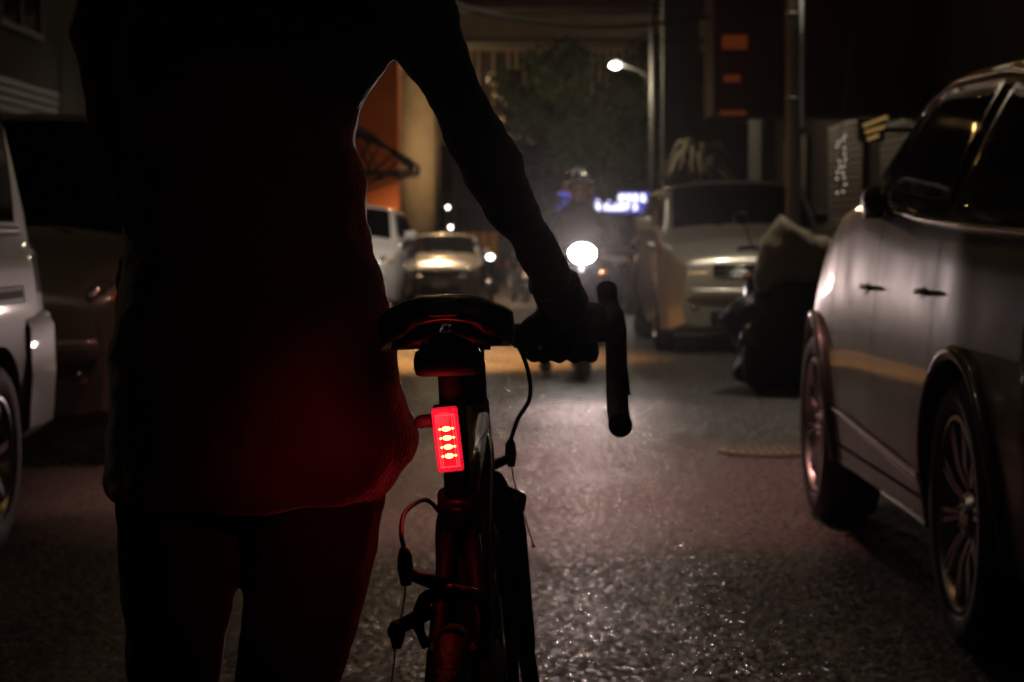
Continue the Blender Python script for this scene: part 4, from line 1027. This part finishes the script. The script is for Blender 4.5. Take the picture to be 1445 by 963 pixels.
pl = empty('utility_pole', (P(1119, 0, 17.6).x, 17.6, 0), 'grey utility pole with a thin pale pipe strapped to it', 'utility pole')
bm = BM(); tube(bm, [(0, 0, 0), (0, 0, 4), (0, 0, 8)], [.062, .060, .055], 18); new('pole', bm, M['polegrey'], pl)
bm = BM(); tube(bm, [(.066, -.05, H0+(330-180)*17.6/F), (.066, -.05, 3.0), (.066, -.05, 6)], .019, 12); new('pipe', bm, M['polewhite'], pl)
for z in (2.2, 2.9, 4.0): bm = BM(); lathe(bm, [(.064, z), (.069, z), (.069, z+.03), (.064, z+.03)], 20, 'z'); new('strap', bm, M['shutter'], pl)

def cable(name, pts, r, label):
    o = new(name, BM(), M['cable']); bm = BM(); tube(bm, curve(pts, 10), r, 8); bm.to_mesh(o.data); bm.free(); return tag(o, label, 'cable')
cable('overhead_cable', [P(420, -60, 26), P(600, -8, 26), P(700, 22, 26), P(830, 38, 26), P(940, 32, 26), P(1040, 12, 26), P(1200, -60, 26)], .025, 'thick black cable sagging across the top of the street')
cable('overhead_cable', [P(560, 60, 38), P(800, 56, 38), P(1000, 60, 38), P(1200, 62, 38)], .014, 'thin straight wire under the sagging cable')

# sign
sg = empty('illuminated_sign', (P(853, 0, 60).x, 60, gz(60)), 'backlit blue shop sign with blurred white lettering', 'sign')
zc = P(0, 286, 60).z-gz(60)
bm = BM(); box(bm, (0, .1, zc), (2.6, .18, .60), bev=.02); new('panel', bm, M['bluesign'], sg)
def strokes(x, z, s):
    bm = BM()
    # a block of brush-like bars, read as one blurred character
    for k in range(4):
        if random.random() < .9: box(bm, (x+random.uniform(-.02, .02), -.01, z+(k-1.5)*s*.27), (s*random.uniform(.55, .9), .02, s*.13))
    box(bm, (x+random.uniform(-.25, .25)*s, -.022, z), (s*.14, .02, s*.95))
    new('character', bm, M['signletter'], sg, smooth=False)
for k in range(8): strokes(-.35+k*.205, zc+.13, .215)
strokes(-.55, zc+.13, .2); 
for k, q in enumerate([-.72, -.58, -.32, -.18, .06, .2, .34, .48, .62, .86]): strokes(q, zc-.13, .19)
for x in (-1.1, 1.1):
    bm = BM(); tube(bm, [(x, .12, 0), (x, .12, zc-.28)], .05, 10); new('post', bm, M['polegrey'], sg)
sg2 = empty('illuminated_sign', (P(796, 0, 62).x-0.05, 62, gz(60)), 'small blue and amber lit sign left of the rider helmet', 'sign')
bm = BM(); box(bm, (0, .1, P(0, 291, 62).z-gz(60)), (.34, .12, .36), bev=.02); new('panel', bm, M['bluesign'], sg2)
bm = BM(); box(bm, (-.03, .0, P(0, 281, 62).z-gz(60)+.1), (.22, .1, .2), bev=.02); new('amber_panel', bm, M['amberwindow'], sg2)
bm = BM(); tube(bm, [(0, .12, 0), (0, .12, P(0, 291, 62).z-gz(60)-.15)], .04, 10); new('post', bm, M['polegrey'], sg2)

# overhead walkway and its column
ov = empty('footbridge', (P(820, 0, 70).x, 70, gz(60)), 'beige footbridge crossing high above the far end of the street', 'footbridge')
z0, z1 = P(0, 58, 70).z-gz(60), P(0, 20, 70).z-gz(60)
bm = BM(); box(bm, (0, 0, (z0+z1)/2), (30, .3, z1-z0)); box(bm, (0, 1.5, z0+.1), (30, 3, .2)); new('girder', bm, M['girder'], ov, smooth=False)
bm = BM(); box(bm, (0, -.2, z0+.03), (30, .12, .06)); box(bm, (0, -.2, z1-.03), (30, .12, .06)); new('flange', bm, M['darkbeam'], ov, smooth=False)
bm = BM(); box(bm, (0, 1.5, z1+1.3), (30, 3.4, 2.2)); new('upper_wall', bm, M['redwall'], ov, smooth=False)
for x in (-13, 13):
    bm = BM(); box(bm, (x, 1.5, z0/2), (1.0, 1.0, z0)); new('pier', bm, M['concrete'], ov, smooth=False)

cl = empty('concrete_column', (P(592, 0, 60).x, 60, gz(60)), 'thick round concrete column lit beige beside the orange wall', 'column')
zt = P(0, 108, 60).z-gz(60)
bm = BM(); tube(bm, [(0, 0, 0), (0, 0, zt)], .58, 32); new('shaft', bm, M['concrete'], cl)
bm = BM(); box(bm, (-2.0, 0, zt+.3), (6.2, 1.3, .6)); new('cap_beam', bm, M['darkbeam'], cl, smooth=False)
bm = BM(); tube(bm, [(.5, -.42, 0), (.5, -.42, zt)], .05, 10); new('drainpipe', bm, M['shutter'], cl)

# far building with fins, and mauve building behind the column
def building(name, x0, x1, y0, y1, h, mat, label, floor_h=3.0, wins=(), z0_=0, face='front'):
    t = empty(name, ((x0+x1)/2, y0, z0_), label, 'building')
    w = x1-x0; d = y1-y0
    bm = BM(); box(bm, (0, d/2, h/2), (w, d, h)); new('wall', bm, M[mat], t, smooth=False)
    bm = BM(); box(bm, (0, d/2, h+.1), (w+.4, d+.4, .2)); new('roof', bm, M['darkbeam'], t, smooth=False)
    return t
fb = building('apartment_building', -6, 9, 90, 98, 16, 'greywall', 'pale building with vertical fins beyond the footbridge', z0_=-0.35)
for k in range(46):
    x = -5.8+k*.32
    if random.random() < .9: bm = BM(); box(bm, (x, -.12, 8.0), (.12, .24, 2.3)); new('fin', bm, M['girder'], fb, smooth=False)
bm = BM(); box(bm, (0, -.13, 9.25), (15, .2, .18)); new('ledge', bm, M['girder'], fb, smooth=False)
for x in (-4.4, -2.6, -.8, 1.2, 3.2, 5.2):
    bm = BM(); box(bm, (x, -.05, 3.6), (1.3, .1, 1.3)); wd = new('window', bm, M['glass'], fb, smooth=False)
    bm = BM(); box(bm, (x, -.12, 2.9), (1.5, .15, .08)); new('sill', bm, M['girder'], wd, smooth=False)
mv = building('shop_building', P(560, 0, 80).x, P(720, 0, 80).x, 80, 86, 4.6, 'pinkwall', 'low mauve shopfront seen between the column and the arm', z0_=-.35)
bm = BM(); box(bm, (.3, -.1, 2.55), (2.8, .2, .10)); new('ledge', bm, M['girder'], mv, smooth=False)
bm = BM(); box(bm, (.4, -.06, 1.9), (2.4, .1, 1.0)); new('shutter', bm, M['shutter'], mv, smooth=False)
bm = BM(); box(bm, (-.3, -.06, 3.5), (.9, .1, 1.0)); new('window', bm, M['glass'], mv, smooth=False)

def post(px, pyt, d, r, label, mat, glow=None, name='bollard_lamp', cat='lamp post'):
    b = P(px, pyt, d); t = empty(name, (b.x, d, gz(d)), label, cat); h = b.z-gz(d)
    bm = BM(); tube(bm, [(0, 0, 0), (0, 0, h)], r, 12); new('pole', bm, M[mat], t)
    if glow: bm = BM(); ball(bm, (0, -.02, h), r*1.6, seg=12); new('lamp_bulb', bm, glow, t)
post(642, 225, 76, .10, 'pale straight post left of the forearm', 'girder', name='post', cat='post')
post(632, 293, 68, .035, 'thin lamp post with small white globe beside the column', 'darkbeam', M['smallglow'])
post(636, 321, 52, .03, 'short lamp post with bright globe above the silver saloon roof', 'darkbeam', M['smallglow'])
post(754, 283, 58, .02, 'slim lamp post far down the street by the small sign', 'darkbeam', M['dimglow'])
for k in range(4):
    b = P(655+14*k, 318, 66)
    t = empty('road_barrier', (b.x, 66+.3*(k % 2), gz(60)), ['leftmost yellow road barrier beyond the silver saloon', 'second yellow road barrier from the left beyond the saloon', 'third yellow road barrier from the left beyond the saloon', 'rightmost yellow road barrier beyond the saloon'][k], 'barrier', 'yellow road barriers at the end of the street')
    bm = BM(); prism(bm, [(-.13, 0), (.13, 0), (.13, .15), (.10, .35), (.12, 1.5), (-.12, 1.5), (-.10, .35), (-.13, .15)], -.12, .12); new('panel', bm, M['yellow'], t, smooth=False)
    bm = BM(); box(bm, (0, 0, .05), (.3, .5, .1), bev=.02); new('foot', bm, M['rubber'], t, smooth=False)

# orange building with awning
ob_ = building('shop_building', -9, P(562, 0, 46).x, 46, 47.2, 6.3, 'orangewall', 'orange painted shop with a corrugated awning', z0_=-.35)
bm = BM(); box(bm, (1.2, -.04, 1.3), (2.2, .1, 2.4)); new('shutter', bm, M['shutter'], ob_, smooth=False)
aw = empty('awning', (P(530, 0, 40).x, 40, gz(40)), 'pale corrugated awning on a black truss in front of the orange wall', 'awning')
ax0 = P(530, 0, 40).x
def A(px, py): p = P(px, py, 40); return (p.x-ax0, p.z-gz(40))
bm = BM(); n = 60
rings = []
for k in range(n+1):
    y = -1.2+2.8*k/n; dz = .03*math.sin(k*PI/2.5)
    a, b_, c_ = A(480, 172), A(530, 193), A(584, 240)
    rings.append([Vector((a[0], y, a[1]+dz)), Vector((b_[0], y, b_[1]+dz)), Vector((c_[0], y, c_[1]+dz)), Vector((c_[0], y, c_[1]-.05+dz)), Vector((b_[0], y, b_[1]-.05+dz)), Vector((a[0], y, a[1]-.05+dz))])
loft(bm, rings); new('sheet', bm, M['awning'], aw, smooth=False)
for y in (-1.22, 1.4):
    bm = BM(); q = [A(460, 250), A(585, 245), A(586, 232), A(530, 200), A(480, 182)]
    for i, j in ((0, 1), (1, 2), (2, 3), (3, 4)): tube(bm, [(q[i][0], y, q[i][1]), (q[j][0], y, q[j][1])], .035, 8)
    for (u, v), (u2, v2) in (((505, 246), (530, 200)), ((530, 247), (560, 222)), ((500, 270), (575, 245)), ((505, 190), (530, 246))):
        tube(bm, [(A(u, v)[0], y, A(u, v)[1]), (A(u2, v2)[0], y, A(u2, v2)[1])], .025, 8)
    new('truss', bm, M['darkbeam'], aw, smooth=False)
for x_, y in ((A(500, 0)[0], -1.22), (A(500, 0)[0], 1.4)):
    bm = BM(); tube(bm, [(x_, y, 0), (x_, y, A(0, 250)[1])], .05, 10); new('post', bm, M['darkbeam'], aw)

# tree
def tree(px, py, d, rx, rz, n, name, label, seed):
    rnd = random.Random(seed)
    c = P(px, py, d); t = empty(name, (c.x+.8, d, gz(d)), label, 'tree'); cz = c.z-gz(d)
    bm = BM(); tube(bm, curve([(0, 0, 0), (-.1, 0, cz*.3), (-.3, 0, cz*.6), (-.5, .1, cz)], 5), [.22-.008*k for k in range(16)], 12)
    for k in range(9):
        a = rnd.uniform(0, 2*PI); tube(bm, curve([(-.3, 0, cz*(.45+.05*k)), (-.3+.5*math.cos(a)*rx*.5, .5*math.sin(a), cz*(.6+.05*k)), (-.4+math.cos(a)*rx*.8, math.sin(a)*1.0, cz*(.7+.07*k))], 4), [.07, .065, .06, .055, .05, .04, .035, .025, .012], 8)
    new('trunk', bm, M['bark'], t)
    bm = BM(); cl_ = []
    for k in range(75):
        while True:
            x, y, z = rnd.uniform(-1, 1), rnd.uniform(-1, 1), rnd.uniform(-1, 1)
            if x*x+y*y+z*z < 1: break
        cl_.append((Vector((x*rx-.8, y*1.6, cz+z*rz)), rnd.uniform(.25, .6)))
    for k in range(n):
        p, r = rnd.choice(cl_)
        u = Vector((rnd.gauss(0, 1), rnd.gauss(0, 1), rnd.gauss(0, .8))).normalized()*r*rnd.uniform(.5, 1.05)
        q = p+u; a = Vector((rnd.gauss(0, 1), rnd.gauss(0, 1), rnd.gauss(0, 1))).normalized(); b_ = a.orthogonal().normalized()
        s = rnd.uniform(.05, .11)
        v = [bm.verts.new(q+a*s*1.4), bm.verts.new(q+b_*s*.6), bm.verts.new(q-a*s*1.4), bm.verts.new(q-b_*s*.6)]; bm.faces.new(v)
    new('crown', bm, M['leaf'], t, smooth=False)
tree(800, 175, 54, 2.15, 2.1, 9000, 'tree', 'dark broadleaf tree filling the middle of the street under the footbridge', 4)
tree(930, 150, 64, 1.6, 2.6, 4500, 'tree', 'thinner tree behind the street lamp pole', 9)

# potted palm above the silver people carrier
pb = P(985, 235, 27); pm = empty('palm', (pb.x, 27, .13*0), 'pale fronded palm behind the silver people carrier', 'plant')
bm = BM(); tube(bm, curve([(0, 0, 0), (.03, 0, .9), (0, 0, pb.z-.1)], 5), [.09]*6+[.07]*5, 12); new('trunk', bm, M['bark'], pm)
bm = BM(); rnd = random.Random(3)
for k in range(26):
    a = 2*PI*k/26+rnd.uniform(-.1, .1); l = rnd.uniform(.35, .6); up = rnd.uniform(.05, .45)
    pts = curve([(0, 0, pb.z-.1), (math.cos(a)*l*.5, math.sin(a)*l*.5, pb.z-.1+up), (math.cos(a)*l, math.sin(a)*l, pb.z-.1+up*.3-.15)], 6)
    tube(bm, pts, [.012, .02, .024, .028, .03, .03, .03, .026, .022, .018, .012, .008, .003], 6, flat=(1.3, .25))
new('fronds', bm, M['frond'], pm)

# facades on both sides
def facade(x, y0, y1, h, mat, label, side, name='building', wins=(), shut=()):
    """side = +1: stands right of the street; street face at x"""
    t = empty(name, (x, y0, 0), label, 'building'); d = y1-y0
    bm = BM(); box(bm, (side*2.5, d/2, h/2), (5, d, h)); new('wall', bm, M[mat], t, smooth=False)
    bm = BM(); box(bm, (side*2.4, d/2, h+.1), (5.4, d+.1, .2)); new('roof', bm, M['darkbeam'], t, smooth=False)
    for (ya, yb, za, zb, m) in wins:
        bm = BM(); box(bm, (-side*.01, (ya+yb)/2, (za+zb)/2), (.06, yb-ya, zb-za)); w = new('window', bm, M[m], t, smooth=False)
        bm = BM()
        for zz in (za, zb): box(bm, (-side*.05, (ya+yb)/2, zz), (.08, yb-ya+.1, .06))
        for yy in (ya, (ya+yb)/2, yb): box(bm, (-side*.045, yy, (za+zb)/2), (.06, .05, zb-za))
        new('frame', bm, M['darkbeam'], w, smooth=False)
    for (ya, yb, zb) in shut:
        bm = BM(); nn = int(zb/.1)
        for k in range(nn): box(bm, (-side*.03, (ya+yb)/2, .13+k*.1+.05), (.05, yb-ya, .085), bev=.012)
        new('shutter', bm, M['shutter'], t, smooth=False)
    return t
facade(4.9, 1, 13, 7, 'greywall', 'dark grey building behind the large grey car', 1, wins=[(1.5, 3.2, 3.6, 5.0, 'glass'), (5, 6.7, 3.6, 5.0, 'glass'), (9, 10.5, 3.6, 5, 'glass')], shut=[(1, 4.2, 2.8), (5.2, 8.4, 2.8), (9, 11.5, 2.8)])
facade(4.9, 13, 24, 6.5, 'greywall', 'dark shuttered building behind the utility pole', 1, wins=[(1.5, 3, 3.6, 4.9, 'glass'), (6, 7.5, 3.6, 4.9, 'glass')], shut=[(.8, 4.6, 2.8), (5.6, 9.8, 2.8)])
rb = facade(4.9, 24, 34, 8, 'redwall', 'red brown building with dim orange windows behind the people carrier', 1, shut=[(1, 4, 2.6), (5.4, 8.6, 2.6)])
facade(4.9, 34, 44, 9, 'greywall', 'tall dark building left of the red brown one', 1, wins=[(1.5, 3, 3.6, 4.9, 'glass')], shut=[(1, 4, 2.6)])
# return wall whose front carries orange windows: side wing of the red brown building
for (a, b_, c_, d_) in ((1030, 40, 1066, 60), (1032, 98, 1056, 108), (1026, 150, 1064, 157)):
    p, q = P(a, d_, 24), P(c_, b_, 24)
    bm = BM(); box(bm, (p.x/2+q.x/2-4.9, 0.85, (p.z+q.z)/2), (q.x-p.x, .06, q.z-p.z)); new('window', bm, M['orangewindow'], rb, smooth=False)
bm = BM(); box(bm, (-1.27, 1.5, 4.4), (2.54, 1.2, 3.8)); new('oriel', bm, M['redwall'], rb, smooth=False)
lw = P(960, 0, 44)
wl = empty('wall', (lw.x, 44, gz(44)), 'tall narrow beige wall end between the lamp pole and the red brown building', 'wall')
bm = BM(); box(bm, (0, 0, 4), (.75, .5, 8)); box(bm, (-.25, -.27, 4), (.08, .06, 8)); box(bm, (.1, -.27, 4), (.06, .06, 8)); new('panel', bm, M['beigewall'], wl, smooth=False)
tag(wl, kind='thing')
facade(-5.6, 1, 20, 5.0, 'greywall', 'low grey building behind the white van on the left', -1, wins=[(12, 14, 3.2, 4.4, 'glass'), (6, 8, 3.2, 4.4, 'glass')], shut=[(5, 9, 2.7), (11, 15, 2.7)])
facade(-5.6, 20, 45, 7, 'greywall', 'long dark building hidden behind the cyclist', -1, wins=[(3, 5, 3.4, 4.8, 'glass'), (9, 11, 3.4, 4.8, 'glass')], shut=[(2, 6, 2.7), (8, 12, 2.7)])

# lit louvres, and glowing balls added for a column of glints, on the right
fl = empty('glint_column', (P(1187, 0, 19).x, 16, 0), 'column of small glowing balls, added as glints, above the people carrier bonnet', 'glints')
fl.location = (P(1187, 0, 15.8).x, 15.8, 0)
bm2 = BM()
for k in range(10):
    y_ = 190+9*k
    for dx in (-4, 4):
        if random.random() < .85:
            p = P(1187+dx+random.uniform(-2, 2), y_+random.uniform(-2, 2), 15.8); bm = BM(); ball(bm, (p.x-fl.location.x, 0, p.z), .008, seg=8); new('glint', bm, M['dimglow'], fl)
tube(bm2, [(0, .02, P(0, 185, 15.8).z), (0, .02, P(0, 275, 15.8).z)], .004, 6); tube(bm2, [(0, .02, P(0, 185, 15.8).z), (.4, .1, 4.9)], .004, 6)
new('wire', bm2, M['cable'], fl)
lv = empty('lit_louvre', (P(1233, 0, 15).x, 13.3, 0), 'small louvred vent with amber light behind the grey car roof', 'vent')
lv.location = (P(1233, 0, 13.3).x, 13.3, 0)
for k, (a, b_) in enumerate((((1218, 178), (1252, 165)), ((1221, 187), (1248, 179)), ((1224, 197), (1240, 191)))):
    p, q = P(*a, 13.3), P(*b_, 13.3); bm = BM(); tube(bm, [(p.x-lv.location.x, 0, p.z), (q.x-lv.location.x, 0, q.z)], .011, 8); new('lit_slat', bm, M['amberwindow'], lv)
bm = BM(); box(bm, (0, .12, P(0, 182, 13.3).z), (.17, .10, .15), bev=.01); new('housing', bm, M['darkbeam'], lv)
bm = BM(); tube(bm, [(.05, .15, P(0, 182, 13.3).z), (4.9-lv.location.x, .15, P(0, 170, 13.3).z)], .02, 8); new('bracket', bm, M['darkbeam'], lv)

# ------------------------------------------------------------------ lights
def light(kind, name, loc, power, col, size=.1, parent=None, rot=None, **kw):
    l = bpy.data.lights.new(name, kind); l.energy = power; l.color = col
    if kind in ('POINT', 'SPOT'): l.shadow_soft_size = size
    if kind == 'AREA': l.size = size
    for k, v in kw.items(): setattr(l, k, v)
    o = bpy.data.objects.new(name, l); COL.objects.link(o); o.location = loc
    if rot: o.rotation_euler = rot
    return o
# the scooter's headlight, aimed up the street and a little down
light('SPOT', 'headlight_beam', (SX, SY-.02, .95), 95, (1.0, .70, .64), .05, rot=(R(87.0), 0, R(178.5)), spot_size=R(62), spot_blend=1.0)
# its narrow main beam, aimed level up the street
light('SPOT', 'headlight_main_beam', (SX, SY-.03, .95), 1800, (1.0, .82, .80), .05, rot=(R(92.6), 0, R(177.6)), spot_size=R(14), spot_blend=1.0)
light('POINT', 'headlight_spill', (SX, SY-.16, .97), 2.5, (1.0, .9, .88), .04)
# lit street lamp in view
light('POINT', 'street_lamp_light', LAMP+Vector((0, -.2, -.15)), 260, (1.0, .85, .6), .15)

def sodium(loc, power, label, col=(1.0, .60, .28), side=1, up=0, cone=150, reach=2.2):
    t = empty('street_lamp', (loc[0]+side*reach, loc[1], gz(loc[1])), label, 'street lamp'); z = loc[2]-gz(loc[1])
    bm = BM(); tube(bm, [(0, 0, 0), (0, 0, z)], [.09, .06], 12); new('pole', bm, M['polegrey'], t)
    bm = BM(); tube(bm, curve([(0, 0, z-.3), (-side*.8, 0, z+.1), (-side*(reach-.2), 0, z+.15)], 5), .035, 8); new('arm', bm, M['polegrey'], t)
    bm = BM(); box(bm, (-side*reach, 0, z+.15), (.5, .2, .1), bev=.03); h = new('lamp_head', bm, M['polegrey'], t)
    bm = BM(); box(bm, (-side*reach, 0, z+.085), (.36, .14, .03), bev=.01); new('lamp_bulb', bm, M['sodiumglow'], h)
    light('SPOT', 'street_lamp_light', (loc[0], loc[1], loc[2]), power, col, .15, rot=(0, 0, 0), spot_size=R(cone), spot_blend=.8)
    if up: light('POINT', 'street_lamp_spill', (loc[0], loc[1]-.1, loc[2]-.1), up, col, .15)
sodium((-1.2, 19.0, 6.2), 13000, 'deep orange sodium street lamp over the road between scooter and saloon', col=(1.0, .45, .12), side=-1, cone=48)
sodium((-1.5, 26.3, 6.0), 900, 'pale lamp added out of view high in front of the white van', col=(1.0, .84, .68), side=-1, cone=120)  # unseen lamp added to whiten the front of the far van
sodium((-3.55, 84, 4.6), 200, 'added sodium lamp hidden behind the concrete column', side=-1, up=900)  # added lamp; its spill brightens the fins and the mauve shop
sodium((-1.95, 56, 6.0), 700, 'orange sodium street lamp by the concrete column', side=-1, up=260)
sodium((-1.7, 43.6, 4.5), 1900, 'orange sodium street lamp over the corrugated awning', col=(1.0, .68, .40), side=-1, cone=102)
sodium((1.6, -9, 6.5), 5, 'weak street lamp at the near end of the street', col=(1.0, .86, .80))

sodium((2.2, 17.0, 5.2), 330, 'weak lamp added out of view above the draped scooter', col=(1.0, .87, .68), side=1, cone=128)  # unseen lamp added to brighten the people carrier and the tarpaulin
sodium((.1, 9.4, 7.2), 1700, 'pink lamp added out of view over the road ahead of the bicycle', col=(1.0, .42, .35), side=-1, cone=40, reach=5.1)  # unseen lamp added to give the near road its pink tint
sodium((-3.6, 7.5, 6.0), 30, 'weak lamp added out of view above the white van', col=(1.0, .84, .7), side=-1)  # unseen lamp added to lift the pale van bonnet
# the tail lamp of the bicycle gives off red light
tlw = Vector((-.082, 2.345, .875))
light('POINT', 'tail_light_glow', tlw, .22, (1.0, .03, .03), .015)
dv = Vector((-.17, 2.70, .80))-tlw
light('SPOT', 'jacket_red_spot', tlw, 1.0, (1.0, .02, .03), .015, rot=dv.to_track_quat('-Z', 'Y').to_euler(), spot_size=R(70), spot_blend=1.0)  # extra spot added to redden the side of the jacket
# ------------------------------------------------------------------ haze
def haze(dens):
    bm = BM(); box(bm, (0, 50, 9), (60, 130, 22.5))
    o = bpy.data.meshes.new('haze'); bm.to_mesh(o); bm.free()
    ob = bpy.data.objects.new('haze', o); COL.objects.link(ob)
    m = bpy.data.materials.new('halo_haze'); m.use_nodes = True; nt = m.node_tree; nt.nodes.clear()
    v = nt.nodes.new('ShaderNodeVolumePrincipled'); v.inputs['Color'].default_value = (.9, .88, .86, 1); v.inputs['Density'].default_value = dens; v.inputs['Anisotropy'].default_value = .93
    out = nt.nodes.new('ShaderNodeOutputMaterial'); nt.links.new(v.outputs[0], out.inputs['Volume'])
    ob.data.materials.append(m); tag(ob, kind='stuff')
HAZE = 0.00012  # thin volume added to give the headlight a halo
if HAZE: haze(HAZE)

# ------------------------------------------------------------------ world and render settings
w = bpy.data.worlds.new('World'); sc.world = w; w.use_nodes = True
nt = w.node_tree; bg = nt.nodes['Background']
sky = nt.nodes.new('ShaderNodeTexSky'); sky.sky_type = 'NISHITA'; sky.sun_disc = False; sky.sun_elevation = R(-4); sky.sun_rotation = R(180)
bg.inputs['Color'].default_value = (.35, .28, .24, 1)
bg.inputs['Strength'].default_value = 0.004
nt.nodes.remove(sky)
sc.view_settings.view_transform = 'Standard'; sc.view_settings.look = 'None'
sc.view_settings.exposure = 0; sc.view_settings.gamma = 1
cy = sc.cycles
cy.use_denoising = True
cy.max_bounces = 6; cy.diffuse_bounces = 3; cy.glossy_bounces = 4; cy.volume_bounces = 0
cy.sample_clamp_indirect = 4
cy.use_adaptive_sampling = True; cy.adaptive_threshold = 0.01
